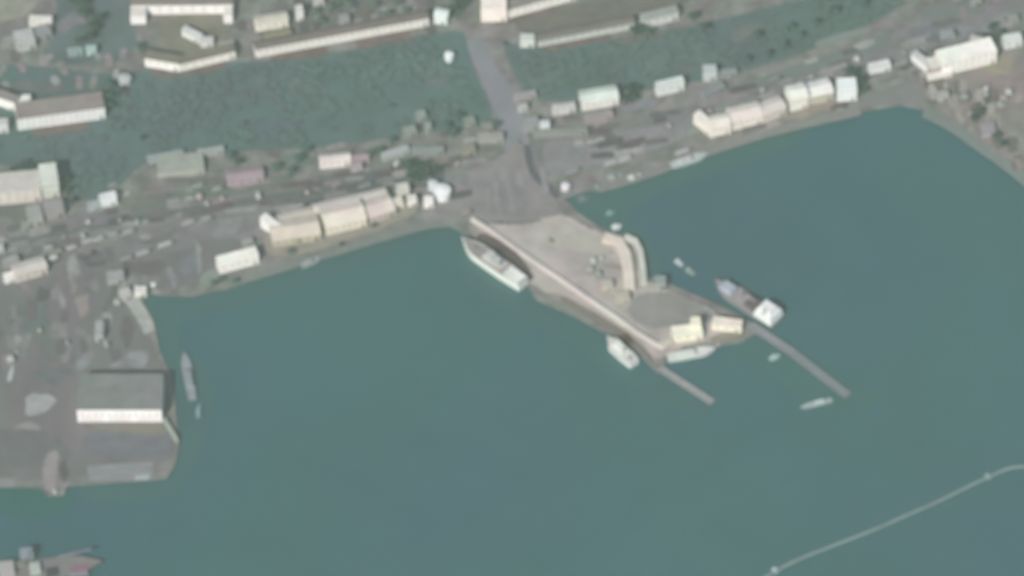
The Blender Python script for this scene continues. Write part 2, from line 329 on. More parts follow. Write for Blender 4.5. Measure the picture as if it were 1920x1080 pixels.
# worn lanes, gravel and verge streaks lying along the harbour belt, and wheel-worn lanes in the yard
rs = random.Random(11)
TON = [(112, 118, 114), (120, 128, 122), (126, 126, 124), (150, 152, 148), (158, 160, 156), (146, 152, 142), (152, 146, 146), (166, 170, 164), (120, 117, 115), (142, 150, 144)]
TON = [tuple(int(134+(v-134)*.95) for v in c) for c in TON]
def belt(x):
    k = [(-40, 468), (300, 400), (700, 335), (980, 290), (1300, 225), (1600, 130), (1920, 30)]
    for (a, b), (c, d) in zip(k[:-1], k[1:]):
        if a <= x <= c: return b+(d-b)*(x-a)/(c-a)
for i in range(190):
    x = rs.uniform(-30, 1900); y = belt(x)+rs.gauss(0, 30); L = rs.uniform(10, 46); sl_ = -.17+rs.gauss(0, .07)-(.12 if x > 1250 else 0)
    c = TON[rs.randrange(len(TON))]
    if 890 < x < 1060 and y > 250:
        k = rs.uniform(0, 110); c = tuple(int(147+(v-138)*.35) for v in c)
        strip('worn_lane', [(x*.55+430, 290+k*.4), (x*.6+385, 325+k*.5), (x*.65+340, 360+k*.5)], rs.uniform(5, 10), c, amt=.14, feather=2)
        continue
    strip('gravel' if c[0] > 138 else 'verge', [(x-L, y-sl_*L), (x, y+rs.uniform(-2, 2)), (x+L, y+sl_*L)], rs.uniform(4, 10), c, amt=.2, scale=.15, feather=2)
for i in range(44):
    x = rs.uniform(-20, 310); y = rs.uniform(475, 690); L = rs.uniform(10, 34)
    if x > 250 and y > 540: continue
    c = tuple(int(131+(v-131)*.55) for v in TON[rs.randrange(len(TON))]); dx = rs.gauss(0, 5)
    strip('gravel' if c[0] > 138 else 'asphalt', [(x-dx, y-L), (x+rs.uniform(-3, 3), y), (x+dx, y+L)], rs.uniform(5, 12), c, amt=.2, scale=.15, feather=2.4)
for i in range(34):
    x = rs.uniform(1730, 1915); y = rs.uniform(150, 160+(x-1720)*.8)
    c = TON[rs.randrange(len(TON))]; L = rs.uniform(8, 22)
    strip('gravel' if c[0] > 138 else 'soil', [(x-rs.gauss(0, 4), y-L), (x, y), (x+rs.gauss(0, 4), y+L)], rs.uniform(5, 12), (c[0]+4, c[1], c[2]-4), amt=.2, scale=.15, feather=2.4)
for i in range(60):
    x = rs.uniform(440, 870) if i % 2 else rs.uniform(0, 240); y = rs.uniform(-5, 60) if i % 2 else rs.uniform(100, 165)
    if i % 2 == 0 and rs.random() < .5: continue
    c = TON[rs.randrange(len(TON))]; L = rs.uniform(8, 22)
    strip('gravel' if c[0] > 138 else 'soil', [(x-rs.gauss(0, 7), y-L), (x, y), (x+rs.gauss(0, 7), y+L*.8)], rs.uniform(5, 12), c, amt=.2, scale=.15, feather=2.4)
for i in range(40):
    x = rs.uniform(1060, 1360) ; y = rs.uniform(430, 640)
    if not (x < 1190 or y > 555) or (y-430) > (x-880)*.62+10 or y > 430+(x-900)*.6: continue
    c = TON[rs.randrange(len(TON))]; L = rs.uniform(8, 26)
    strip('concrete', [(x-L, y-L*.6), (x, y), (x+L, y+L*.6)], rs.uniform(4, 9), tuple(v+18 for v in c), amt=.2, scale=.15, feather=2)
# mole
g('pavement', [(870, 415), (1000, 418), (1040, 395), (1070, 400), (1130, 438), (1190, 450), (1204, 520), (1300, 560), (1400, 612), (1390, 632), (1300, 650), (1248, 668), (1232, 692), (1192, 656), (1150, 624), (1000, 546), (880, 445)], (184, 178, 168), amt=.18, scale=.07)
g('pavement', [(1200, 545), (1262, 540), (1350, 585), (1350, 605), (1260, 615), (1215, 625), (1165, 590), (1180, 560)], (152, 154, 146), amt=.14, scale=.07)
g('concrete', [(1000, 405), (1050, 400), (1090, 425), (1140, 448), (1165, 480), (1120, 480), (1060, 470), (1020, 440)], (186, 182, 168), amt=.12)
g('concrete', [(1060, 470), (1170, 480), (1178, 540), (1130, 530), (1070, 515)], (172, 168, 160), amt=.08)
g('concrete', [(1125, 528), (1178, 518), (1186, 560), (1168, 572), (1145, 555)], (190, 186, 170), amt=.14, scale=.2)
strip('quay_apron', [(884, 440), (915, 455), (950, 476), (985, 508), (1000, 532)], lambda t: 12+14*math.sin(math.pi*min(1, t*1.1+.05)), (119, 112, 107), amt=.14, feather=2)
strip('concrete', [(1010, 545), (1060, 566), (1120, 604)], 8, (158, 152, 142), amt=.14, feather=2)
g('asphalt', [(1040, 545), (1090, 570), (1150, 602), (1190, 632), (1230, 668), (1226, 688), (1192, 655), (1150, 622), (1060, 582)], (140, 134, 124), amt=.12)
g('grass', [(1010, 548), (1050, 562), (1120, 606), (1122, 614), (1060, 582), (1008, 556)], (142, 149, 139), amt=.1)
blob('oil_stain', 1175, 634, 16, 10, -30, (112, 105, 90), amt=.1)
blob('grass', 1036, 450, 9, 6, -30, (125, 140, 112)); blob('concrete', 1080, 500, 14, 7, -30, (176, 172, 160)); blob('soil', 1150, 500, 22, 8, -10, (158, 148, 138))
g('bare_earth', [(1330, 625), (1410, 618), (1380, 638), (1330, 646)], (152, 148, 130), amt=.1)
g('bare_earth', [(490, 430), (560, 410), (700, 375), (790, 360), (790, 405), (700, 440), (600, 475), (510, 492), (490, 470)], (156, 153, 140), amt=.14)

# ------------------------------------------------------------ buildings
GLASS = None
def windows(root, x0, x1, y, z, n, w=1.3, h=1.4, rgb=(120, 128, 130)):
    m = M('window_glass', rgb, rough=.25, amt=.1, spec=.5)
    for i in range(n):
        x = x0+(x1-x0)*(i+.5)/n
        MB().box(x, y-.03, z, w, .12, h).build('window', m, root)
def bld(name, label, cat, p0, p1, h, depth, wall, roof, kind='flat', wins=0, storeys=1, door=True, vents=0, group=None, side=None, z=None):
    z = LAND_Z if z is None else z; h *= 1.15
    if min(roof) > 170: roof = tuple(min(250, v+9) for v in roof)
    if min(wall) > 180: wall = tuple(min(252, v+8) for v in wall)
    a, b = P(p0[0], p0[1], z), P(p1[0], p1[1], z)
    d = b-a; L = d.length; rz = math.atan2(d.y, d.x); c = (a+b)/2
    t = thing(name, label, cat, (c.x, c.y, z), rz, group)
    wm_, rm = M('painted_wall', wall, amt=.07, scale=.15, tint=.04), M('roof_covering', roof, amt=.12, scale=.1, tint=.08, fine=.6)
    x0, x1 = -L/2, L/2
    if kind == 'gable':
        rise = depth*.16
        m = MB(); ym = depth/2
        m.poly([(x0, 0, -1), (x1, 0, -1), (x1, depth, -1), (x0, depth, -1), (x0, 0, h), (x1, 0, h), (x1, depth, h), (x0, depth, h), (x0, ym, h+rise), (x1, ym, h+rise)],
               [[0, 1, 5, 4], [2, 3, 7, 6], [1, 2, 6, 9, 5], [3, 0, 4, 8, 7], [3, 2, 1, 0]])
        m.build('wall', wm_, t)
        r = MB().gable(x0, x1, 0, depth, h+.02, rise).build('roof', rm, t)
        if vents:
            for i in range(vents):
                MB().box(x0+L*(i+.5)/vents, depth/2, h+rise+.5, 1.6, 1.2, .9).build('roof_vent', rm, r)
    elif kind == 'shed':
        rise = depth*.08
        MB().poly([(x0, 0, -1), (x1, 0, -1), (x1, depth, -1), (x0, depth, -1), (x0, 0, h), (x1, 0, h), (x1, depth, h+rise), (x0, depth, h+rise)],
               [[0, 1, 5, 4], [1, 2, 6, 5], [2, 3, 7, 6], [3, 0, 4, 7], [3, 2, 1, 0]]).build('wall', wm_, t)
        o = .4
        MB().poly([(x0-o, -o, h), (x1+o, -o, h), (x1+o, depth+o, h+rise+.03), (x0-o, depth+o, h+rise+.03), (x0-o, -o, h+.25), (x1+o, -o, h+.25), (x1+o, depth+o, h+rise+.3), (x0-o, depth+o, h+rise+.3)],
               [[0, 1, 5, 4], [1, 2, 6, 5], [2, 3, 7, 6], [3, 0, 4, 7], [3, 2, 1, 0], [4, 5, 6, 7]]).build('roof', rm, t)
    else:
        MB().box(0, depth/2, h/2-.5, L, depth, h+1).build('wall', wm_, t)
        r = MB().box(0, depth/2, h+.16, L-.5, depth-.5, .3).build('roof', rm, t)
        k = MB()
        for cx, cy, sx, sy in ((0, .15, L+.1, .3), (0, depth-.15, L+.1, .3), (x0+.15, depth/2, .3, depth-.62), (x1-.15, depth/2, .3, depth-.62)):
            k.box(cx, cy, h+.3, sx, sy, .58)
        k.build('parapet', rm, t)
        for i in range(vents):
            MB().box(x0+L*(i+.5)/vents, depth*.55, h+.75, 1.8, 1.5, .9).build('roof_vent', rm, r)
    if wins:
        for s in range(storeys):
            windows(t, x0+1, x1-1, 0, (s+.6)*h/storeys, wins, rgb=tuple(int(v*.62) for v in wall))
    if door and L > 5:
        MB().box(x1-min(3.2, L*.3), -.04, 1.15, 1.5 if h < 5 else 2.4, .14, 2.3 if h < 5 else 3.2).build('door', M('door_leaf', tuple(max(70, v-70) for v in wall), amt=.1), t)
    if side: side(t, L, depth, h, wm_, rm)
    return t
WH, CR, GR, OL, PK = (244, 243, 236), (226, 220, 204), (134, 137, 130), (138, 137, 120), (158, 150, 143)

def b1(t, L, D, h, wm_, rm):    # two forward wings
    for cx, w, dl, mt in ((-L/2+6, 12, 11, wm_), (L/2-3.5, 7, 11, wm_)):
        w_ = MB().box(cx, -dl/2-.02, h/2-.6, w, dl, h-1).build('wing', mt, t)
        MB().box(cx, -dl/2-.02, h-.9, w-.6, dl-.6, .4).build('wing_roof', M('pale_roof', (226, 226, 212)), w_)
bld('office_block', 'white U-shaped building with two short wings around a brown courtyard at the top left', 'building', (246, 26), (437, 24), 8, 9, WH, (150, 146, 134), wins=9, storeys=2, side=b1)
bld('long_shed', 'low white shed bent in the middle, its western half below the U-shaped building', 'building', (272, 123), (337, 134), 7.5, 8, (246, 242, 234), OL, 'shed', wins=4)
bld('long_shed', 'low cream shed running up to the right from the bend below the U-shaped building', 'building', (338, 133), (442, 108), 6.5, 8, (240, 238, 224), OL, 'shed', wins=6)
bld('storage_hut', 'small slanting pale hut in the brown yard below the U-shaped building', 'building', (341, 66), (374, 82), 5, 5, (222, 226, 220), (196, 202, 194), 'shed')
bld('storage_hut', 'low pale hut stepping right of the slanting hut in the brown yard', 'building', (376, 88), (400, 87), 4.5, 5, (216, 222, 216), (190, 198, 190), 'shed')
bld('storage_hut', 'faint grey hut just above the right end of the cream bent shed', 'building', (412, 94), (440, 90), 3.5, 4, (170, 174, 168), (160, 164, 160), 'shed')
bld('barracks', 'very long narrow white-fronted building above the green slope, left of the descending road', 'building', (480, 107), (804, 47), 7, 9, (232, 231, 220), (134, 131, 121), 'gable', wins=26, vents=5)
bld('house', 'small yellowish-white house above the left end of the very long barracks', 'building', (480, 60), (541, 50), 7, 9, (234, 233, 214), (196, 194, 172), 'gable', wins=4)
bld('house', 'small olive-roofed house between the yellowish-white house and the long barracks', 'building', (498, 78), (546, 70), 4, 6, (176, 176, 150), (150, 148, 120), 'gable', wins=3)
bld('storage_hut', 'tiny white upright hut right of the yellowish-white house', 'building', (556, 40), (570, 38), 9, 7, (224, 227, 220), (205, 208, 200))
bld('storage_hut', 'dull grey hut above the middle of the very long barracks', 'building', (636, 46), (656, 44), 4, 6, (172, 176, 174), (160, 164, 162))
bld('storage_hut', 'pale hut cut by the top edge above the tiny white upright hut', 'building', (588, 12), (608, 10), 5, 7, (192, 195, 186), (176, 180, 172))
bld('guard_hut', 'white pointed hut at the head of the descending road', 'building', (814, 42), (838, 46), 7, 8, (222, 238, 230), (216, 232, 224), 'gable')
bld('warehouse', 'bright cream warehouse block at the top centre with a long wing to its right', 'building', (902, 40), (950, 39), 12, 12, (246, 236, 220), (244, 234, 216), 'flat')
bld('warehouse', 'long bright white wing slanting up to the right from the cream warehouse block', 'building', (950, 34), (1080, -2), 7.5, 9, (242, 240, 228), (150, 150, 138), 'shed', wins=10)
bld('barracks', 'long pale grey-white shed slanting between two green slopes right of the descending road', 'building', (1010, 87), (1190, 52), 5, 8, (196, 206, 198), (134, 134, 126), 'gable', wins=12, vents=3)
bld('long_shed', 'pale shed end piece continuing the slanting grey-white shed to the right', 'building', (1206, 53), (1272, 36), 7, 7, (206, 214, 206), (160, 168, 160), 'shed', wins=4)
bld('storage_hut', 'small white hut at the left tip of the slanting grey-white shed', 'building', (975, 88), (1002, 88), 7, 6, (208, 216, 208), (196, 204, 196))
bld('apartment_block', 'brick-tinted building with a long bright white front at the left edge of the slope', 'building', (34, 243), (198, 221), 10, 17, (230, 234, 230), PK, wins=14, storeys=2, vents=4)
bld('long_shed', 'white shed front cut by the left edge above the brick-tinted building', 'building', (-30, 188), (30, 208), 8, 7, (242, 243, 236), (150, 146, 140), 'shed')
bld('storage_hut', 'small white hut just right of the shed cut by the left edge', 'building', (35, 201), (58, 200), 6, 6, (232, 235, 228), (220, 224, 216))
bld('storage_hut', 'white hut cut by the left edge below the shed front', 'building', (-20, 248), (16, 248), 8, 6, (206, 212, 208), (190, 196, 190))
bld('house', 'pale flat-topped house near the top left corner', 'building', (55, 49), (98, 50), 6, 5, (232, 232, 222), (216, 216, 206), wins=3)
bld('house', 'dull grey house standing below the pale flat-topped house at the top left', 'building', (32, 97), (68, 90), 7, 14, (182, 190, 184), (176, 184, 178), wins=3)
bld('storage_hut', 'low grey outbuilding left of the dull grey house', 'building', (8, 90), (30, 84), 4, 6, (160, 166, 162), (154, 160, 156))
bld('storage_hut', 'low grey outbuilding between the flat-topped house and the dull grey house', 'building', (68, 78), (98, 70), 5, 10, (156, 162, 160), (152, 160, 158))
bld('greenhouse', 'small pale turquoise lean-to on the green slope at the left', 'building', (128, 106), (156, 103), 3, 5, (150, 178, 172), (145, 172, 166), 'shed')
bld('greenhouse', 'bright turquoise-white hut at the right end of the lean-to on the slope', 'building', (162, 105), (181, 104), 5, 5, (170, 206, 198), (160, 196, 188), 'shed')
bld('administration_building', 'large pale building cut by the left edge with a greenish-white right end', 'building', (-60, 388), (78, 376), 11, 20, (212, 207, 194), (196, 194, 182), 'flat', wins=8, storeys=2, vents=3)
bld('administration_building', 'taller greenish-white end block of the large pale building at the left edge', 'building', (79, 372), (112, 368), 14, 20, (206, 218, 200), (206, 218, 200), 'flat', wins=3, storeys=2)
bld('house', 'grey two-part house below the large pale building at the left edge', 'building', (55, 425), (82, 420), 7, 13, (172, 180, 170), (166, 174, 166), 'flat')
bld('house', 'grey pinkish annex right of the two-part house below the pale building', 'building', (84, 412), (122, 405), 6, 12, (164, 164, 160), (160, 160, 158), 'flat')
bld('storage_hut', 'tiny grey shed at the left foot of the grey two-part house', 'building', (40, 432), (58, 430), 4, 5, (154, 162, 154), (148, 156, 150))
bld('workshop', 'flat pale-roofed workshop at the lower edge of the green slope', 'building', (296, 332), (384, 324), 4, 17, (178, 184, 172), (166, 173, 160), 'flat', vents=3)
bld('long_shed', 'narrow bluish shed behind the flat pale-roofed workshop', 'building', (278, 308), (345, 296), 3, 5, (158, 172, 174), (154, 168, 170), 'shed')
bld('long_shed', 'narrow pale shed at the upper right corner of the flat workshop', 'building', (372, 295), (420, 288), 3.5, 4, (166, 178, 174), (162, 174, 170), 'shed')
bld('house', 'pinkish-roofed house between the harbour road and the green slope', 'building', (427, 349), (495, 340), 4, 11, (176, 164, 168), (168, 154, 158), 'gable', wins=4)
bld('house', 'bright pinkish-white house right of the pinkish-roofed house', 'building', (600, 316), (658, 310), 6, 7, (232, 224, 218), (214, 200, 194), 'gable', wins=4)
bld('house', 'dull pink house touching the right side of the bright pinkish-white house', 'building', (660, 308), (692, 304), 4, 6, (180, 164, 164), (172, 154, 156), 'gable')
bld('storage_hut', 'small rosy hut below the dull pink house', 'building', (658, 323), (680, 321), 3.5, 5, (184, 178, 178), (174, 168, 168))
bld('long_shed', 'narrow pale green shed left of the road junction', 'building', (718, 303), (768, 288), 3.5, 5, (172, 188, 180), (168, 184, 176), 'shed')
bld('long_shed', 'faint grey-green shed to the right of the narrow pale green shed', 'building', (772, 292), (832, 290), 3, 5, (146, 158, 152), (146, 158, 152), 'shed')
bld('storage_hut', 'bright white hut with a lower lean-to on the verge left of the harbour road', 'building', (189, 389), (220, 382), 7, 6, (224, 238, 232), (214, 228, 222), 'flat')
bld('storage_hut', 'lower grey lean-to at the left of the bright white verge hut', 'building', (166, 397), (188, 392), 4, 5, (176, 190, 188), (168, 182, 180), 'flat')
# quay warehouses west
bld('warehouse', 'yellowish warehouse at the left end of the cream cluster on the west quay', 'building', (512, 464), (602, 450), 6, 20, (198, 192, 164), (204, 198, 174), 'gable', wins=6, vents=2)
bld('warehouse', 'brightest cream warehouse in the middle of the cluster on the west quay', 'building', (612, 442), (688, 424), 8, 20, (228, 220, 192), (218, 208, 190), 'gable', wins=6, vents=2)
bld('warehouse', 'pinkish-cream warehouse at the right end of the cluster on the west quay', 'building', (694, 420), (742, 404), 6, 18, (206, 192, 176), (208, 196, 182), 'gable', wins=4)
bld('long_shed', 'long pale narrow-roofed shed along the back of the cream cluster on the west quay', 'building', (590, 408), (728, 376), 4, 9, (212, 206, 186), (204, 200, 186), 'gable', wins=10)
bld('long_shed', 'pale shed behind the yellowish warehouse in the west quay cluster', 'building', (524, 428), (588, 412), 4, 9, (206, 200, 176), (196, 190, 172), 'gable', wins=5)
bld('transit_shed', 'bright white slanting end wall building at the left tip of the cream cluster', 'building', (488, 424), (517, 445), 8, 6, (238, 240, 230), (224, 228, 216), 'shed')
bld('storage_hut', 'cream hut at the right end of the west quay cluster', 'building', (733, 396), (757, 390), 6, 6, (228, 222, 200), (220, 212, 194))
bld('storage_hut', 'small beige square hut north of the west quay cluster', 'building', (745, 372), (768, 368), 8, 6, (206, 206, 192), (200, 200, 186))
bld('storage_hut', 'small white cube hut left of the brightest white kiosk by the junction', 'building', (765, 388), (782, 385), 6, 5, (234, 230, 220), (226, 222, 212))
bld('kiosk', 'tiny white kiosk on the quay below the big bright dome-roofed building', 'building', (795, 389), (813, 388), 6, 5, (240, 240, 232), (230, 230, 224))
bld('transit_shed', 'bright white low building standing apart at the water side of the west quay', 'building', (412, 513), (486, 493), 8, 9, (246, 246, 232), (236, 234, 220), 'flat', wins=5)
bld('storage_hut', 'dull grey hut behind the bright white low building on the west quay', 'building', (455, 465), (476, 460), 3, 5, (166, 172, 166), (160, 166, 160))
bld('workshop', 'pinkish-white workshop at the left edge above the paved yard', 'building', (30, 530), (90, 513), 6, 12, (204, 196, 184), (196, 190, 180), 'gable', wins=4)
bld('storage_hut', 'bright white porch hut at the left foot of the pinkish-white workshop', 'building', (9, 532), (28, 527), 5, 5, (236, 236, 226), (226, 226, 216))
bld('storage_hut', 'dull grey hut above the porch hut at the left edge', 'building', (10, 505), (38, 495), 4, 6, (168, 176, 168), (160, 170, 162))
bld('storage_hut', 'pale hut cut by the left edge beside the harbour road', 'building', (-12, 478), (8, 476), 5, 5, (186, 194, 186), (178, 186, 178))
# yard hangar
def hangar_side(t, L, D, h, wm_, rm):
    for i in range(3):
        MB().box(-L/2+L*(i+.5)/3, -.05, 3.0, L/3-5, .16, 6).build('hangar_door', M('hangar_door', (240, 236, 228), amt=.06), t)
bld('hangar', 'large flat grey-roofed hangar with a brilliant white front in the west yard', 'hangar', (146, 790), (304, 790), 11.5, 34, (252, 248, 240), (139, 146, 141), 'flat', door=False, wins=12, vents=6, side=hangar_side)
bld('boundary_wall', 'pale slanting wall from the hangar corner down to the yard tip', 'wall', (306, 790), (330, 830), 2.5, 2.0, (176, 186, 170), (176, 186, 170), door=False)
bld('storage_hut', 'light grey hut at the top of the ramp in the west yard', 'building', (202, 534), (234, 530), 5, 8, (170, 172, 170), (162, 164, 162))
bld('storage_hut', 'bright cream-white hut on the ramp beside the small white boat', 'building', (252, 556), (275, 556), 5, 5, (222, 220, 210), (212, 210, 202))
bld('storage_hut', 'greyish-white hut just left of the cream-white hut on the ramp', 'building', (228, 566), (248, 560), 5, 7, (186, 190, 184), (178, 182, 176))
bld('storage_hut', 'upright pale shed standing in the middle of the west yard', 'building', (178, 640), (194, 640), 6, 14, (176, 182, 178), (170, 176, 172))
# east
bld('assembly_hall', 'rounded white hall on its own between the two roads, dark trees to its right', 'building', (1092, 207), (1160, 196), 7, 13, (232, 232, 222), (206, 220, 206), 'gable', wins=5)
bld('house', 'white house right of the rounded white hall', 'building', (1232, 180), (1283, 168), 8, 6, (218, 228, 222), (208, 218, 212), 'flat', wins=3)
bld('storage_hut', 'small bluish-white cube hut at the edge of the green slope', 'building', (1319, 152), (1344, 150), 8, 8, (186, 204, 200), (180, 198, 194))
bld('long_shed', 'faint grey shed stretching right of the bluish-white cube hut', 'building', (1346, 147), (1382, 143), 3, 5, (150, 160, 158), (146, 156, 154), 'shed')
bld('long_shed', 'faint bluish shed below the bluish-white cube hut', 'building', (1320, 186), (1360, 168), 3, 6, (148, 158, 158), (142, 152, 152), 'shed')
bld('house', 'pale house left of the rounded white hall', 'building', (1036, 216), (1079, 210), 6, 4, (206, 212, 206), (190, 196, 190), wins=3)
bld('storage_hut', 'dull pinkish shed nearest the descending road', 'building', (964, 190), (1006, 183), 4, 4, (172, 170, 170), (164, 162, 164))
bld('kiosk', 'tiny pale kiosk below the dull pinkish shed by the road', 'building', (971, 210), (990, 208), 4, 4, (184, 186, 184), (172, 176, 174))
bld('workshop', 'grey workshop by the road with a bright white hut at its right', 'building', (981, 248), (1012, 243), 5, 9, (164, 168, 166), (158, 162, 160))
bld('kiosk', 'bright white kiosk touching the grey workshop by the road', 'building', (1013, 246), (1031, 244), 6, 4, (212, 222, 222), (200, 212, 212))
bld('long_shed', 'low pinkish shed below the rounded white hall', 'building', (1098, 234), (1150, 222), 3.5, 5, (172, 162, 162), (164, 156, 156), 'shed')
bld('long_shed', 'faint grey-green shed along the road south of the pinkish shed', 'building', (1000, 258), (1102, 254), 2.5, 5, (150, 158, 150), (146, 154, 146), 'shed')
bld('transit_shed', 'white slanting end building at the left tip of the east quay warehouses', 'building', (1300, 230), (1332, 257), 8, 6, (236, 230, 212), (222, 218, 206), 'shed')
bld('warehouse', 'bright cream L-corner warehouse at the left of the east quay row', 'building', (1332, 257), (1370, 250), 9, 12, (238, 230, 212), (224, 214, 200), 'gable', wins=3)
bld('warehouse', 'long cream warehouse in the middle of the east quay row', 'building', (1372, 244), (1430, 230), 8, 14, (236, 226, 210), (220, 210, 198), 'gable', wins=5, vents=2)
bld('warehouse', 'greyer cream warehouse right of the long cream one on the east quay', 'building', (1432, 230), (1474, 214), 7, 13, (214, 206, 192), (206, 200, 190), 'gable', wins=4)
bld('warehouse', 'bright white-yellow warehouse after the gap in the east quay row', 'building', (1482, 208), (1515, 200), 11, 14, (240, 236, 218), (226, 226, 214), 'gable', wins=3)
bld('warehouse', 'yellowish warehouse with a pale roof second from the right in the east quay row', 'building', (1517, 196), (1562, 186), 7, 15, (206, 202, 178), (226, 230, 220), 'gable', wins=4)
bld('office_block', 'bright white square block at the right end of the east quay row', 'building', (1570, 190), (1606, 188), 11, 12, (232, 242, 238), (226, 236, 232), 'flat', wins=3, storeys=2)
bld('storage_hut', 'isolated bright white low building near the corner of the basin', 'building', (1631, 140), (1670, 131), 5, 6, (224, 230, 226), (212, 220, 216))
bld('terminal_building', 'largest brilliant white building near the upper right corner', 'building', (1765, 142), (1868, 116), 11, 15, (250, 248, 232), (246, 244, 226), 'flat', wins=8, storeys=2, vents=0)
bld('terminal_building', 'grey-fronted block at the left end of the largest brilliant white building', 'building', (1742, 146), (1763, 142), 8, 12, (176, 170, 162), (214, 210, 196), 'flat')
bld('transit_shed', 'white slanting shed at the far left of the largest brilliant white building', 'building', (1708, 112), (1745, 142), 6, 5, (230, 232, 228), (190, 192, 190), 'shed')
bld('long_shed', 'low white strip building along the foot of the grey-fronted block', 'building', (1740, 152), (1785, 142), 4, 3, (240, 238, 226), (232, 230, 218), 'shed')
bld('long_shed', 'pale slanting shed behind the largest brilliant white building', 'building', (1818, 84), (1850, 92), 5, 5, (206, 204, 196), (190, 188, 182), 'shed')
bld('house', 'white house at the right edge beside the largest white building', 'building', (1882, 92), (1916, 86), 7, 7, (212, 220, 214), (204, 212, 206), wins=2)
bld('storage_hut', 'dull pale hut at the upper right corner above the white house', 'building', (1890, 46), (1910, 44), 4, 6, (160, 166, 160), (154, 160, 154))
bld('storage_hut', 'faint bluish hut above the grey-fronted block at the upper right', 'building', (1765, 76), (1790, 72), 4, 6, (168, 174, 174), (156, 164, 166))
bld('storage_hut', 'pale hut at the top edge near the upper right corner', 'building', (1820, 12), (1840, 10), 5, 5, (156, 166, 156), (152, 162, 152))
bld('storage_hut', 'small pale grey hut on bare ground below the largest white building', 'building', (1758, 190), (1779, 188), 5, 5, (176, 182, 174), (170, 176, 168))
bld('storage_hut', 'grey-violet hut low on the bare ground at the right edge', 'building', (1840, 258), (1868, 256), 3, 12, (166, 164, 166), (160, 158, 160))
# huts on the junction
for q in [('small grey-green hut highest in the cluster left of the road', (782, 228), (800, 224), (158, 172, 164)),
          ('small grey hut lowest left in the cluster left of the road', (760, 258), (782, 252), (154, 168, 158)),
          ('small pale hut right in the cluster left of the road', (797, 248), (810, 246), (160, 172, 166)),
          ('greenish hut left of the foot of the descending road', (872, 240), (892, 236), (152, 164, 150)),
          ('low pale hut beside the foot of the descending road', (896, 268), (944, 266), (166, 172, 162)),
          ('olive hut on the dry ground beside the junction', (866, 292), (892, 288), (158, 160, 144)),
          ('grey hut between the greenish hut and the road foot', (905, 250), (925, 247), (154, 160, 150))]:
    bld('storage_hut', q[0], 'building', q[1], q[2], 4, 6, q[3], tuple(v-4 for v in q[3]))
# mole buildings
bld('pier_building', 'yellowish-white low building at the outer end of the pier', 'building', (1262, 643), (1318, 636), 6, 10, (244, 240, 210), (238, 234, 206), 'flat', wins=3)
bld('pier_building', 'short upright yellowish block rising behind the low pier building', 'building', (1296, 628), (1314, 626), 10, 7, (238, 234, 204), (236, 232, 202), 'flat')
bld('pier_building', 'cream low building nearest the crane ship at the pier corner', 'building', (1334, 618), (1390, 625), 6, 7, (236, 230, 204), (228, 222, 198), 'flat', wins=3)
bld('storage_hut', 'small cream hut at the outer end of the white pier wall', 'building', (1240, 655), (1262, 648), 4, 4, (206, 202, 182), (196, 192, 174))
bld('storage_hut', 'grey hut on the water side of the pier elbow', 'building', (1226, 542), (1248, 542), 6, 7, (160, 172, 168), (152, 166, 162))
bld('storage_hut', 'cream hut in the middle of the widest part of the pier', 'building', (1128, 545), (1150, 543), 4, 6, (198, 192, 174), (190, 186, 170))
bld('storage_hut', 'cream hut just below the one in the widest part of the pier', 'building', (1155, 570), (1182, 566), 4, 7, (196, 192, 172), (186, 182, 166))

# ------------------------------------------------------------ walls, tanks, jetties
def wall_line(name, label, cat, pts, w, h, rgb, cap=None, z=LAND_Z, parts='coping'):
    ws = [P(x, y, z) for x, y in pts]; o = ws[0]
    t = thing(name, label, cat, o)
    def ribbon(w, z0, z1, nm, rgb_):
        m = MB(); n = len(ws); pr = []
        for i in range(n):
            a = ws[max(0, i-1)]; b = ws[min(n-1, i+1)]; d = (b-a).normalized(); k = Vector((-d.y, d.x, 0))*w/2
            c = ws[i]-o
            pr += [(c+k).to_tuple()[:2]+(z0,), (c-k).to_tuple()[:2]+(z0,), (c-k).to_tuple()[:2]+(z1,), (c+k).to_tuple()[:2]+(z1,)]
        fs = []
        for i in range(n-1):
            for j in range(4): fs.append([i*4+j, i*4+(j+1) % 4, i*4+4+(j+1) % 4, i*4+4+j])
        fs += [[0, 1, 2, 3], [n*4-1, n*4-2, n*4-3, n*4-4]]
        m.poly(pr, fs); m.build(nm, M(nm, rgb_, amt=.14, scale=.08), t)
    ribbon(w, -1, h, 'wall', rgb); ribbon(w+.5, h+.01, h+.3, parts, cap or rgb)
    return t
wall_line('parapet_wall', 'long straight pale parapet wall running down the whole pier', 'wall',
          [(884, 412), (920, 435), (965, 468), (1000, 492), (1042, 520), (1100, 560), (1150, 594), (1200, 630), (1245, 656)], 2.3, 2.1, (220, 212, 200), (222, 214, 202))
wall_line('breakwater_wall', 'thick cream wall curving down the water side of the pier elbow', 'wall', [(1132, 448), (1158, 455), (1172, 480), (1178, 515), (1180, 545)], 8, 3, (226, 214, 192), (226, 216, 196))
wall_line('breakwater_wall', 'thin pale green wall along the outermost edge of the pier elbow', 'wall', [(1172, 447), (1190, 455), (1200, 475), (1205, 510), (1207, 535)], 4.2, 3, (206, 210, 192), (208, 212, 196))

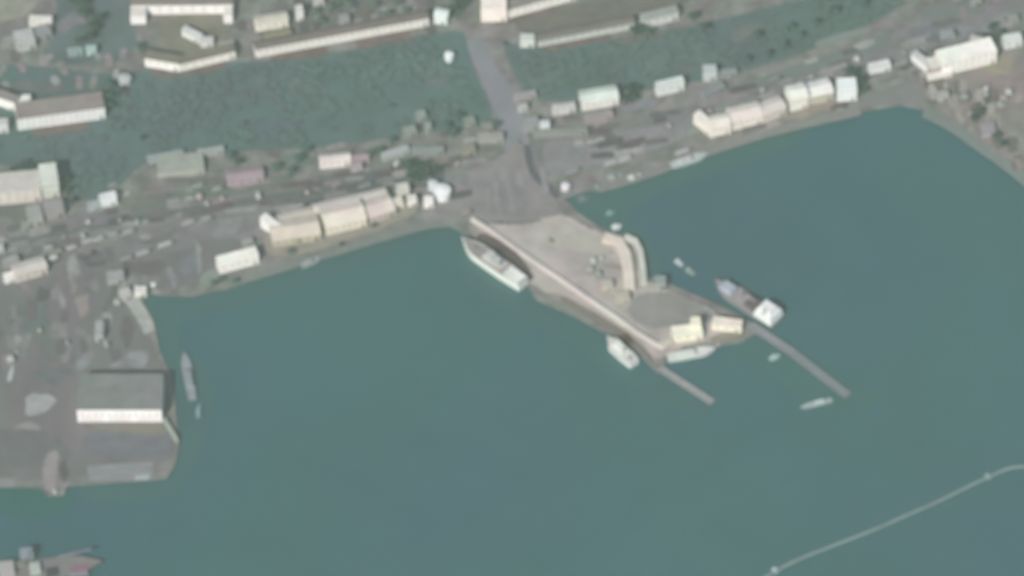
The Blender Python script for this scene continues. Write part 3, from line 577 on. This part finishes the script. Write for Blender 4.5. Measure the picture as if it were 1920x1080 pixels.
def tank(name, label, px, py, r, h, rgb, cat='tank'):
    c = P(px, py, LAND_Z); t = thing(name, label, cat, (c.x, c.y, LAND_Z))
    m = M('tank_paint', rgb, amt=.05); MB().cyl(0, 0, -1, h, r, n=24).build('shell', m, t)
    MB().cyl(0, 0, h+.01, h+r*.25, r*1.02, .3, n=24).build('roof', m, t)
    MB().bar((r+.1, 0, 0), (r+.1, 0, h+1), .12).bar((r+.1, .6, 0), (r+.1, .6, h+1), .12).build('ladder', m, t)
tank('storage_tank', 'small bright round tank alone beside the top of the descending road', 842, 110, 3.6, 5, (232, 244, 240))
tank('storage_tank', 'small pale round tank on the green slope above the left settlement', 234, 154, 5, 5, (186, 196, 194))
tank('storage_tank', 'big bright white round tank beside the junction at the root of the pier', 829, 366, 6.5, 6, (238, 244, 242))
tank('storage_tank', 'smaller white round tank touching the big bright tank by the junction', 812, 352, 4, 5, (206, 220, 220))
tank('storage_tank', 'low round pale tank on the east side of the pier junction', 1060, 352, 3.4, 3, (222, 224, 226))

def jetty(label, a, b, w, rgb, z=1.3, posts=8):
    A_, B_ = P(*a), P(*b); d = B_-A_; L = d.length
    t = thing('jetty', label, 'jetty', (A_.x, A_.y, 0), math.atan2(d.y, d.x))
    MB().box(L/2, 0, z, L, w, .7).build('deck', M('jetty_deck', rgb, amt=.14, scale=.15), t)
    k = MB()
    for s in (-1, 1): k.box(L/2, s*(w/2-.16), z+.36+.2, L-.4, .25, .4)
    k.build('kerb', M('jetty_kerb', tuple(v+12 for v in rgb)), t)
    for i in range(posts):
        for s in (-1, 1):
            MB().cyl(L*(i+.5)/posts, s*(w/2+.42), -1, z+1.1, .38, n=8).build('pile', M('pile', (130, 134, 130)), t)
jetty('narrow grey finger jetty running out from the tip of the pier', (1236, 692), (1336, 757), 5.5, (156, 161, 160))
jetty('inner half of the faint long jetty reaching out beyond the crane ship', (1408, 612), (1486, 664), 6.5, (144, 150, 155))
jetty('outer half of the faint long jetty ending at the moored barge', (1484, 662), (1590, 744), 6.5, (134, 147, 149), z=1.0)

# ------------------------------------------------------------ vessels
def hull_mesh(L, B, F, bow=.28, stern=.8, sheer=.8, z0=-1.0, n=18, k=8):
    pts, fs = [], []
    for i in range(n+1):
        u = i/n; x = -L/2+L*u
        if u > 1-bow: s = 1-((u-(1-bow))/bow)**2.1
        else: s = stern+(1-stern)*min(1, u/.3)
        s = max(.015, s); top = F+sheer*max(0, (u-.55)/.45)**2+sheer*.25*max(0, (.25-u)/.25)
        for y, z in ((-.62, z0), (-.9, .15), (-1, top), (1, top), (.9, .15), (.62, z0)):
            pts.append((x+(top*.35*(u > .97) if z > .2 else 0), y*s*B/2, z))
    for i in range(n):
        for j in range(6):
            if j == 2: continue
            fs.append([i*6+j, i*6+(j+1) % 6, i*6+6+(j+1) % 6, i*6+6+j])
    fs.append([0, 1, 2, 3, 4, 5]); fs.append([n*6+j for j in range(6)][::-1])
    dk = []
    df = []
    for i in range(n+1):
        a, b = pts[i*6+2], pts[i*6+3]
        dk += [(a[0], a[1]*.93, a[2]-.35), (b[0], b[1]*.93, b[2]-.35)]
    for i in range(n): df.append([i*2, i*2+2, i*2+3, i*2+1])
    return pts, fs, dk, df
def vessel(name, label, cat, stern_px, bow_px, B, F, hull, deck, sup, group=None, style='boat', sheer=.8, z=0, L=None):
    a, b = P(*stern_px, F*.5), P(*bow_px, F*.5); c = (a+b)/2; d = b-a; L = L or d.length
    t = thing(name, label, cat, (c.x, c.y, z), math.atan2(d.y, d.x), group)
    pts, fs, dk, df = hull_mesh(L, B, F, sheer=sheer)
    hm = M('hull_paint', hull, amt=.06, rough=.5); dm = M('deck_paint', deck, amt=.1); sm = M('cabin_paint', sup, amt=.05, rough=.5)
    dark = M('dark_glass', (90, 98, 102), amt=.05, rough=.2)
    MB().poly(pts, fs).build('hull', hm, t); MB().poly(dk, df).build('deck', dm, t)
    if style == 'boat':
        q = MB().box(-L*.08, 0, F+.8, L*.36, B*.62, 2.2, taper=.9).build('cabin', sm, t)
        MB().box(L*.1, 0, F+1.3, .2, B*.5, .7).build('window', dark, q)
        MB().bar((-L*.12, 0, F+1.8), (-L*.12, 0, F+4.5), .1).build('mast', sm, t)
    elif style == 'patrol':
        q = MB().box(-L*.02, 0, F+1.2, L*.34, B*.66, 3.2, taper=.92).build('superstructure', sm, t)
        br = MB().box(L*.06, 0, F+4.0, L*.13, B*.55, 2.4, taper=.88).build('bridge', sm, t)
        for s in (-1, 0, 1): MB().box(L*.126, s*B*.15, F+4.3, .2, B*.12, .7).build('window', dark, br)
        MB().cyl(-L*.12, 0, F+2.6, F+5.4, 1.5, 1.1, n=12).build('funnel', M('funnel_paint', (128, 136, 140)), t)
        ms = MB().bar((0, 0, F+5), (0, 0, F+12), .22).bar((0, -2, F+9), (0, 2, F+9), .12).bar((-.4, 0, F+10.5), (.8, 0, F+10.5), .3).build('mast', sm, t)
        MB().box(L*.3, 0, F+.9, 2.6, 2.2, 1.4, taper=.8).bar((L*.3+1, 0, F+1.1), (L*.3+4, 0, F+1.5), .14).build('deck_gun', M('deck_gear', (140, 146, 146)), t)
        MB().box(-L*.35, 0, F+.2, L*.25, B*.78, 1.2).build('aft_deckhouse', M('cabin_paint', (228, 236, 224)), t)
        for s in (-1, 1): MB().box(-L*.15, s*B*.4, F+1.4, 5, 1.4, 1.1, taper=.8).build('lifeboat', M('boat_cover', (196, 160, 130)), t)
        r_ = MB()
        for s in (-1, 1):
            for i in range(10):
                x = -L*.44+L*.6*i/9; r_.bar((x, s*B*.46, F-.3), (x, s*B*.46, F+.8), .05, 4)
            r_.bar((-L*.44, s*B*.46, F+.8), (L*.16, s*B*.46, F+.8), .05, 4)
        r_.build('railing', sm, t)
    elif style == 'tug':
        q = MB().box(L*.05, 0, F+1.3, L*.42, B*.66, 2.8, taper=.92).build('superstructure', sm, t)
        br = MB().box(L*.1, 0, F+3.8, L*.2, B*.5, 2.2, taper=.85).build('wheelhouse', sm, t)
        MB().box(L*.195, 0, F+4.1, .25, B*.4, .7).build('window', dark, br)
        MB().cyl(-L*.1, 0, F+2.6, F+5.2, .9, .8, n=10).build('funnel', M('funnel_paint', (150, 140, 134)), t)
        MB().bar((L*.04, 0, F+4), (L*.04, 0, F+9), .15).build('mast', sm, t)
        MB().box(-L*.33, 0, F+.5, 1.6, 2.2, 1.2).build('winch', M('deck_gear', (130, 134, 130)), t)
    return t
vessel('patrol_ship', 'long pale warship moored along the inner side of the pier, centre of the picture', 'ship', (981, 534), (871, 457), 13, 8, (240, 250, 238), (158, 154, 150), (196, 198, 194), style='patrol', sheer=1.6)
vessel('tugboat', 'stout white tug moored with its bow out at the inner side near the pier tip', 'ship', (1190, 683), (1140, 638), 11, 5, (236, 244, 240), (206, 208, 198), (232, 232, 224), style='tug')
vessel('motor_launch', 'slender white launch lying across the pier tip', 'boat', (1252, 672), (1338, 656), 8, 3.2, (228, 234, 228), (212, 220, 210), (214, 220, 212), style='boat')
# crane ship at the corner
cs = vessel('crane_ship', 'grey ship with a bright white rounded stern block moored at the outer pier corner', 'ship', (1456, 604), (1344, 532), 15, 4, (168, 170, 174), (166, 160, 160), (230, 232, 230), style='none', sheer=1.8)
Lc = (P(1344, 532, 2)-P(1456, 604, 2)).length
whm = M('cabin_paint', (238, 240, 238), amt=.05, rough=.5)
q = MB().box(-Lc*.36, 0, 7.4, 17, 15, 6.8, taper=.85).build('superstructure', whm, cs)
br = MB().box(-Lc*.36, 0, 12.3, 11, 10, 3, taper=.85).build('bridge', whm, cs)
MB().box(-Lc*.36+4.2, 0, 12.4, .3, 6.5, .9).build('window', M('dark_glass', (90, 98, 102)), br)
MB().cyl(-Lc*.36, 5, 10.4, 14.5, 1.8, 1.5).build('funnel', M('funnel_paint', (200, 206, 208)), cs)
MB().box(-Lc*.1, 0, 5, 10, 9, 3).build('cargo_hatch', M('deck_gear', (124, 118, 115)), cs)
MB().box(Lc*.31, 0, 6.3, 13, 9, 4, taper=.75).build('forecastle', M('cabin_paint', (164, 178, 192)), cs)
MB().cyl(Lc*.1, 0, 3.5, 9, 1.4, 1.1).build('crane_post', M('crane_paint', (166, 162, 164)), cs)
MB().bar((Lc*.1, 0, 8.8), (-Lc*.16, 1.5, 13), .55).build('crane_jib', M('crane_paint', (166, 162, 164)), cs)
vessel('barge', 'long thin grey barge lying off the east edge of the west yard', 'boat', (361, 750), (345, 662), 8, 2, (138, 152, 160), (146, 162, 166), (150, 162, 166), style='boat', sheer=.3)
vessel('barge', 'pale narrow barge across the outer end of the faint long jetty', 'boat', (1560, 750), (1502, 764), 4.5, 1.6, (170, 192, 194), (162, 182, 184), (186, 206, 206), style='boat', sheer=.3)
vessel('barge', 'pale barge alongside the quay below the east warehouses', 'boat', (1258, 312), (1324, 290), 7.5, 2, (190, 208, 202), (180, 198, 192), (196, 200, 198), style='boat', sheer=.3)
vessel('barge', 'faint pale barge moored at the west quay below the yellowish warehouse', 'boat', (565, 500), (600, 484), 6, 2, (156, 172, 170), (152, 166, 162), (160, 172, 168), style='boat', sheer=.3)
for lab, a, b, B, rgb in [
    ('round white boat moored at the north side of the pier elbow', (1147, 428), (1164, 424), 5, (222, 238, 234)),
    ('faint turquoise boat above the round white boat at the pier elbow', (1136, 402), (1152, 398), 3.6, (136, 186, 184)),
    ('bright turquoise-white boat floating east of the pier elbow, left of a pair', (1266, 488), (1280, 498), 4, (196, 220, 216)),
    ('pale green boat floating east of the pier elbow, right of a pair', (1286, 504), (1302, 514), 3.8, (160, 190, 182)),
    ('dim grey-green boat in the shallows under the pier junction', (1082, 376), (1106, 370), 5, (130, 154, 148)),
    ('bright small boat tied beside the faint long jetty', (1443, 674), (1462, 666), 4.2, (176, 212, 204)),
    ('brilliant white boat in the corner of the west yard and quay', (282, 530), (295, 548), 5.5, (240, 248, 242)),
    ('small light blue boat off the east edge of the west yard', (371, 782), (374, 760), 4.5, (134, 176, 180)),
    ('pale boat left of the barge below the east warehouses', (1132, 339), (1166, 329), 6.5, (168, 180, 174)),
    ('bright white boat at the quay edge right of the pale boat', (1172, 340), (1200, 328), 7, (204, 214, 208)),
    ('pale green boat drawn up at the quay near the pier junction', (1108, 354), (1135, 348), 4.5, (150, 168, 160)),
    ('pale small craft at the tip of the slipway in the west yard', (92, 925), (118, 924), 4, (172, 196, 190))]:
    vessel('small_boat', lab, 'boat', a, b, B, 1.5, rgb, tuple(max(80, v-16) for v in rgb), rgb, group='small boats around the harbour', sheer=.4)
# ship cut by the bottom left corner
bs = vessel('cargo_ship', 'ship with a reddish deck patch cut by the lower left corner', 'ship', (-70, 1090), (188, 1056), 20, 3.5, (124, 128, 134), (138, 138, 136), (176, 180, 174), style='none', sheer=1)
wl = lambda v: bs.matrix_world.inverted() @ v
bpy.context.view_layer.update()
def onship(px, py, z): return wl(P(px, py, z))
for nm, px, py, sz, h, rgb in [('deckhouse', 66, 1068, (8, 9), 4, (178, 190, 180)), ('deckhouse', 12, 1070, (12, 12), 5, (176, 176, 172)), ('bridge', 50, 1042, (10, 6), 7, (140, 160, 168)),
                           ('hatch', 98, 1072, (9, 8), 1.2, (100, 106, 104)), ('hatch', 150, 1064, (12, 5), 1.2, (156, 116, 134)), ('hatch', 148, 1076, (14, 4), 1.4, (144, 142, 154)), ('hatch', 38, 1058, (9, 5), 2, (136, 144, 128))]:
    w = onship(px, py, 4); MB().box(w.x, w.y, 3.2+h/2, sz[0], sz[1], h, taper=.94).build(nm, M(nm, rgb, amt=.06), bs)
w = onship(140, 1040, 6); MB().bar((w.x-12, w.y, 6), (w.x+12, w.y+1, 9), .9).build('crane_jib', M('crane_paint', (128, 142, 152)), bs)
w = onship(52, 1050, 6); MB().bar((w.x, w.y, 8), (w.x, w.y, 17), .5).build('mast', M('cabin_paint', (150, 166, 174)), bs)

# floating boom
bpts = [(1420, 1092), (1453, 1071), (1500, 1047), (1560, 1024), (1640, 993), (1700, 966), (1760, 940), (1810, 915), (1852, 895), (1885, 880), (1905, 875), (1960, 874)]
bpts = chaikin(bpts, 1, False)
o0 = P(*bpts[0]); bt = thing('floating_boom', 'thin pale floating boom crossing the lower right corner', 'boom', o0)
m = MB()
for a, b in zip(bpts[:-1], bpts[1:]): m.bar(P(*a, .25)-o0, P(*b, .25)-o0, 1.4, 6)
m.build('float_line', M('boom_float', (128, 154, 154), amt=.2, scale=.06), bt)
def buoy(label, px, py, r, rgb):
    c = P(px, py); t = thing('mooring_buoy', label, 'buoy', c)
    MB().cyl(0, 0, -.5, 1.0, r, n=16).build('float', M('buoy_paint', rgb, amt=.05), t)
    MB().cyl(0, 0, 1.01, 2.4, r*.45, r*.2, n=12).build('cap', M('buoy_paint', rgb, amt=.05), t)
buoy('bright buoy at the lower left end of the floating boom', 1453, 1070, 2.6, (180, 212, 212))
buoy('dim buoy near the right edge on the floating boom', 1852, 894, 2.6, (150, 180, 180))

# ------------------------------------------------------------ vehicles in rows along the harbour road
def truck(label, px, py, L, rgb, ang, group):
    c = P(px, py, LAND_Z+.05); t = thing('parked_truck', label, 'truck', (c.x, c.y, LAND_Z+.05), ang, group)
    bm_ = M('truck_paint', rgb, amt=.05, rough=.5)
    MB().box(-.9, 0, 2.3, L-2.6, 2.6, 2.6).build('cargo_box', bm_, t)
    cb = MB().box(L/2-1.1, 0, 1.8, 2.0, 2.4, 2.2, taper=.88).build('cab', M('truck_cab', tuple(v-14 for v in rgb)), t)
    MB().box(L/2-.17, 0, 2.2, .12, 1.9, .7).build('windscreen', M('dark_glass', (90, 98, 102)), cb)
    MB().box(0, 0, .8, L-.6, 1.2, .3).build('chassis', M('chassis', (84, 86, 86)), t)
    for x in (-L*.35, L*.32):
        for s in (-1, 1):
            w = MB(); w.cyl(0, 0, -.2, .2, .55, n=12)
            w.v = [(x+vx, s*1.05+vz, .5+vy) for vx, vy, vz in w.v]; w.build('wheel', M('tyre', (82, 84, 84)), t)
trk = [('pale truck furthest left in the road-side row', 135, 468, 9, (182, 186, 182)), ('pale truck second from the left in the road-side row', 165, 456, 10, (176, 182, 178)),
       ('pale truck third from the left in the road-side row', 185, 452, 10, (176, 184, 178)), ('pale greenish truck left of the middle of the road-side row', 213, 443, 9, (162, 176, 164)),
       ('pale truck in the middle of the road-side row', 242, 438, 9, (168, 178, 168)), ('grey truck below the verge, second from the right', 354, 421, 11, (168, 176, 170)),
       ('grey truck at the right end of the road-side row', 388, 414, 9, (162, 170, 164)), ('bright white truck by the corner of the pinkish-white workshop', 100, 487, 8, (214, 214, 206)),
       ('dull pale truck just above the bright white truck at the left', 92, 468, 8, (176, 180, 174)), ('pale long truck in the sloping lot, left one', 268, 478, 12, (176, 180, 176)),
       ('pale long truck in the sloping lot, right one', 310, 462, 12, (184, 188, 184)), ('faint grey truck at the left foot of the sloping lot', 238, 488, 11, (156, 160, 156)),
       ('pale truck behind the verge, above the pinkish-roofed house', 372, 352, 10, (156, 166, 162)), ('pale truck left of the pinkish-roofed house', 408, 358, 9, (160, 168, 166)),
       ('faint truck on the verge road behind the cream warehouses', 557, 392, 13, (168, 174, 172)), ('grey truck on the road above the cream warehouses', 685, 352, 12, (146, 156, 156)),
       ('white truck upper left in the pair on the east quay', 1146, 309, 12, (184, 184, 184)), ('white truck upper right in the pair on the east quay', 1172, 302, 11, (186, 188, 188)),
       ('pinkish truck on the pavement by the east quay edge', 1280, 288, 13, (184, 182, 182)), ('faint truck on the pavement under the pinkish shed', 1075, 325, 12, (156, 158, 162)),
       ('grey truck parked at the paved corner of the pier root', 875, 402, 9, (166, 160, 154)), ('dull truck in the yard below the road-side row', 165, 478, 9, (136, 138, 138)),
       ('faint bluish truck high on the road at the right', 1780, 72, 12, (156, 162, 166)), ('faint grey truck on the verge road at the right', 1452, 152, 11, (146, 154, 150))]
for lab, px, py, L, rgb in trk:
    truck(lab, px, py, L, rgb, R(26), 'trucks parked along the harbour road')

# ------------------------------------------------------------ small stacks of goods
st_p = MB().box(0, 0, .15, 3.4, 2.6, .3); st_c = MB().box(0, 0, 1.35, 3.1, 2.3, 2.0, taper=.9).box(0, 0, 2.5, 2.2, 1.6, .45, taper=.8)
tones = [(190, 196, 190), (172, 178, 172), (178, 172, 164), (160, 170, 166)]; cm = []
for c in tones:
    me = bpy.data.meshes.new('cover'); me.from_pydata(st_c.v, [], st_c.f); me.materials.append(M('tarpaulin', c, amt=.06)); cm.append(me)
pm = bpy.data.meshes.new('pallet'); pm.from_pydata(st_p.v, [], st_p.f); pm.materials.append(M('timber', (130, 124, 114)))
rk = random.Random(4)
def stacks(n, box, label, group, fn=None):
    for i in range(n):
        x, y = rk.uniform(box[0], box[2]), rk.uniform(box[1], box[3])
        if fn: y = fn(x)+rk.gauss(0, 14)
        if 880 < x < 1055 and fn: x -= 200; y = fn(x)
        c = P(x, y, LAND_Z+.05); t = thing('cargo_stack', label, 'cargo', c, rk.uniform(0, 3), group)
        k = rk.uniform(.8, 1.7)
        for nm, md in (('pallet', pm), ('cover', cm[rk.randrange(4)])):
            o = bpy.data.objects.new(nm, md); COL.objects.link(o); o.parent = t; o.scale = (k, k, k)
stacks(26, (20, 0, 1700, 0), 'small pale covered stack of goods on the belt along the harbour road', 'covered stacks along the harbour road', belt)
stacks(5, (10, 560, 230, 690), 'small pale covered stack of goods in the open west yard', 'covered stacks in the west yard')
stacks(9, (1770, 160, 1900, 230), 'small pale covered stack of goods on the bare ground below the largest white building', 'covered stacks at the right shore')
stacks(4, (1075, 470, 1150, 520), 'small pale covered stack of goods on the broad part of the pier', 'covered stacks on the pier')
# ------------------------------------------------------------ trees
def crown_geo(rad, seed, lumps=6, leaves=46):
    rnd = random.Random(seed); V, F = [], []
    def lump(c, r):
        b = len(V); bm = bmesh.new(); bmesh.ops.create_icosphere(bm, subdivisions=1, radius=r)
        for v in bm.verts:
            p = v.co; k = 1+.35*noise.noise(p*1.3+Vector((seed, c[0], c[1])))
            V.append((c[0]+p.x*k, c[1]+p.y*k, c[2]+p.z*k*.8))
        for f in bm.faces: F.append([b+v.index for v in f.verts])
        bm.free()
    for i in range(lumps):
        a = rnd.uniform(0, 6.28); d = rad*rnd.uniform(.1, .62)
        lump((d*math.cos(a), d*math.sin(a), rnd.uniform(-.2, .35)*rad), rad*rnd.uniform(.32, .5))
    for i in range(leaves):
        a = rnd.uniform(0, 6.28); u = rnd.uniform(-.3, 1); d = rad*rnd.uniform(.7, 1.12); r = math.sqrt(max(0, 1-u*u))
        c = Vector((d*r*math.cos(a), d*r*math.sin(a), d*u*.75)); s = rad*rnd.uniform(.1, .2)
        e1 = Vector((rnd.uniform(-1, 1), rnd.uniform(-1, 1), rnd.uniform(-1, 1))).normalized()*s; e2 = e1.orthogonal().normalized()*s
        b = len(V); V.extend([tuple(c+e1), tuple(c+e2), tuple(c-e1), tuple(c-e2)]); F.append([b, b+1, b+2, b+3])
    return V, F
protos = [crown_geo(1.0, s) for s in range(5)]
FOL = [M('foliage', (100, 126, 116), amt=.25, scale=.08, fine=.7), M('foliage', (94, 116, 104), amt=.25, scale=.08, fine=.7), M('foliage', (112, 134, 120), amt=.25, scale=.08, fine=.7)]
BARK = M('bark', (108, 104, 98))
crown_me = []
for i, (V, F) in enumerate(protos):
    for k, fm in enumerate(FOL):
        me = bpy.data.meshes.new('crown'); me.from_pydata(V, [], F); me.materials.append(fm); crown_me.append(me)
tm = MB().cyl(0, 0, -.2, 1, .09, .05, n=7)
for a in (0, 2.1, 4.2): tm.bar((0, 0, .6), (.35*math.cos(a), .35*math.sin(a), 1.05), .025, 5)
trunk_me = bpy.data.meshes.new('trunk'); trunk_me.from_pydata(tm.v, [], tm.f); trunk_me.materials.append(BARK)
def tree(px, py, r, label, group, shade=None):
    c = P(px, py, LAND_Z); t = thing('tree', label, 'tree', (c.x, c.y, LAND_Z), random.uniform(0, 6.28), group)
    k = random.randrange(5)*3+(random.randrange(3) if shade is None else shade)
    h = r*random.uniform(.9, 1.3)
    o = bpy.data.objects.new('crown', crown_me[k]); COL.objects.link(o); o.parent = t; o.location = (0, 0, h+r*.25); o.scale = (r, r, r*.85)
    o = bpy.data.objects.new('trunk', trunk_me); COL.objects.link(o); o.parent = t; o.scale = (r*1.3, r*1.3, h)
def inside(p, poly):
    x, y = p; c = False; j = len(poly)-1
    for i in range(len(poly)):
        a, b = poly[i], poly[j]
        if (a[1] > y) != (b[1] > y) and x < (b[0]-a[0])*(y-a[1])/(b[1]-a[1])+a[0]: c = not c
        j = i
    return c
def wood(poly, n, rr, mat, zlift=.25):
    V, F = [], []; xs = [p[0] for p in poly]; ys = [p[1] for p in poly]; k = 0; tries = 0
    while k < n and tries < n*40:
        tries += 1; x, y = random.uniform(min(xs), max(xs)), random.uniform(min(ys), max(ys))
        if not inside((x, y), poly): continue
        if noise.noise(Vector((x*.018, y*.03, 1.5))) < random.uniform(-.35, .25): continue
        c = P(x, y, LAND_Z); r = random.uniform(*rr); pv, pf = protos[random.randrange(5)]; b = len(V); a = random.uniform(0, 6.28); ca, sa = math.cos(a), math.sin(a)
        V.extend([(c.x+r*(q[0]*ca-q[1]*sa), c.y+r*(q[0]*sa+q[1]*ca), LAND_Z+r*(q[2]*.15+zlift*.5)) for q in pv]); F.extend([[b+i for i in f] for f in pf]); k += 1
    me = bpy.data.meshes.new('woodland'); me.from_pydata(V, [], F); me.materials.append(mat)
    o = bpy.data.objects.new('woodland', me); COL.objects.link(o); return o
W1 = [(-60, 255), (40, 255), (200, 250), (215, 190), (300, 145), (470, 122), (640, 105), (800, 68), (870, 130), (910, 200), (910, 228), (760, 232), (640, 265), (430, 275), (270, 285), (200, 360), (140, 365), (130, 310), (-60, 300)]
W2 = [(960, 105), (1100, 95), (1280, 58), (1420, 20), (1640, -40), (1700, 0), (1580, 60), (1400, 120), (1310, 118), (1220, 140), (1080, 160), (990, 175)]
tag(wood(W1, 480, (2.2, 4.6), M('foliage', (114, 135, 128), amt=.14, scale=.03, fine=.5, tint=.16)), 'hazy green scrub wood covering the slope left of the descending road', 'woodland', kind='stuff')
tag(wood(W2, 330, (2.2, 4.6), M('foliage', (115, 136, 128), amt=.14, scale=.03, fine=.5, tint=.16)), 'hazy green scrub wood covering the slope right of the descending road', 'woodland', kind='stuff')
def grp(spots, label, group, shade=None):
    for x, y, r in spots: tree(x, y, r, label, group, shade)
grp([(1178, 180, 5.5), (1186, 192, 5), (1172, 195, 4.5), (1194, 176, 4)], 'dark tree in the clump just right of the rounded white hall', 'dark trees right of the rounded white hall', 1)
grp([(765, 318, 5), (780, 328, 5.5), (795, 322, 5), (800, 338, 4.5), (785, 345, 4.5), (770, 335, 4.5), (815, 325, 4)], 'dark tree in the clump beside the big round white tank', 'dark trees beside the big round tank', 1)
grp([(1600, 150, 5), (1612, 162, 5), (1618, 176, 4), (1590, 140, 4), (1608, 138, 3.5)], 'dark tree behind the white square block on the east quay', 'dark trees behind the east quay row', 1)
grp([(138, 8, 5), (150, 20, 6), (160, 35, 5), (175, 60, 5), (185, 45, 5), (170, 75, 4.5), (150, 85, 4)], 'dark tree on the slope between the top left houses and the U-shaped building', 'dark trees at the top left', 1)
grp([(855, 8, 6), (868, 16, 5), (850, 22, 4.5), (875, 4, 5)], 'dark green tree beside the head of the descending road', 'dark trees at the head of the road', 1)
grp([(262, 95, 4), (270, 102, 3.5), (204, 170, 5), (202, 190, 5), (206, 205, 4.5), (225, 178, 4)], 'dark tree between the brick-tinted building and the bent shed', 'dark trees at the left slope', 0)
grp([(1190, 68, 5), (1202, 64, 5), (1215, 70, 4.5), (1300, 40, 4.5), (1320, 60, 4.5)], 'dark tree below the pale end piece of the slanting shed', 'dark trees by the slanting shed', 1)
grp([(30, 325, 4.5), (45, 322, 4.5), (60, 323, 4), (124, 345, 4), (128, 365, 4), (135, 385, 4)], 'dark tree around the large pale building at the left edge', 'dark trees around the pale building', 1)
grp([(430, 300, 4), (445, 310, 4), (575, 290, 4), (560, 305, 4.5), (695, 295, 3.5), (710, 290, 4), (735, 272, 4), (850, 258, 4), (838, 245, 4), (860, 225, 4), (930, 240, 3.5), (520, 322, 4), (545, 330, 4)],
    'green tree along the lower edge of the slope beside the road huts', 'green trees along the lower slope', 0)
grp([(620, 22, 4.5), (640, 12, 4.5), (655, 18, 4), (700, 20, 4), (725, 35, 4), (745, 10, 4), (590, 30, 4), (600, 45, 3.5), (760, 30, 4)], 'green tree behind the very long barracks', 'green trees behind the long barracks', 2)
grp([(1440, 110, 4), (1470, 95, 4), (1480, 60, 4.5), (1500, 75, 4), (1530, 50, 4), (1560, 30, 4.5), (1420, 75, 4.5), (1620, 15, 4), (1400, 120, 4)], 'green tree at the right end of the upper slope', 'green trees at the upper right slope', 0)
grp([(560, 455, 2.5), (545, 478, 3), (700, 428, 2.5), (640, 462, 2.5), (415, 528, 3), (440, 532, 3), (400, 535, 3)], 'low green bush on the west quay front', 'bushes on the west quay', 0)
grp([(1805, 95, 4), (1835, 100, 4), (1860, 60, 4.5), (1875, 70, 4), (1845, 78, 4), (1825, 230, 3.5), (1838, 218, 4), (1868, 262, 3.5), (1880, 275, 3.5)], 'dark tree on bare ground around the largest white building', 'trees around the largest white building', 1)

# ------------------------------------------------------------ air
HD = 4.6e-5
hz = MB().box(0, 600, 1748, 7800, 8200, 3500).build('haze', bpy.data.materials.new('haze'), None)
hz.data.materials.clear(); hm = bpy.data.materials.new('haze'); hm.use_nodes = True; n = hm.node_tree; n.nodes.clear()
vo = n.nodes.new('ShaderNodeVolumePrincipled'); vo.inputs['Density'].default_value = HD; vo.inputs['Color'].default_value = (.90, 1, .84, 1); vo.inputs['Anisotropy'].default_value = 0.1
om = n.nodes.new('ShaderNodeOutputMaterial'); n.links.new(vo.outputs[0], om.inputs['Volume'])
hz.data.materials.append(hm); tag(hz, kind='stuff', label='thin pale haze filling the air over the whole harbour', cat='haze')
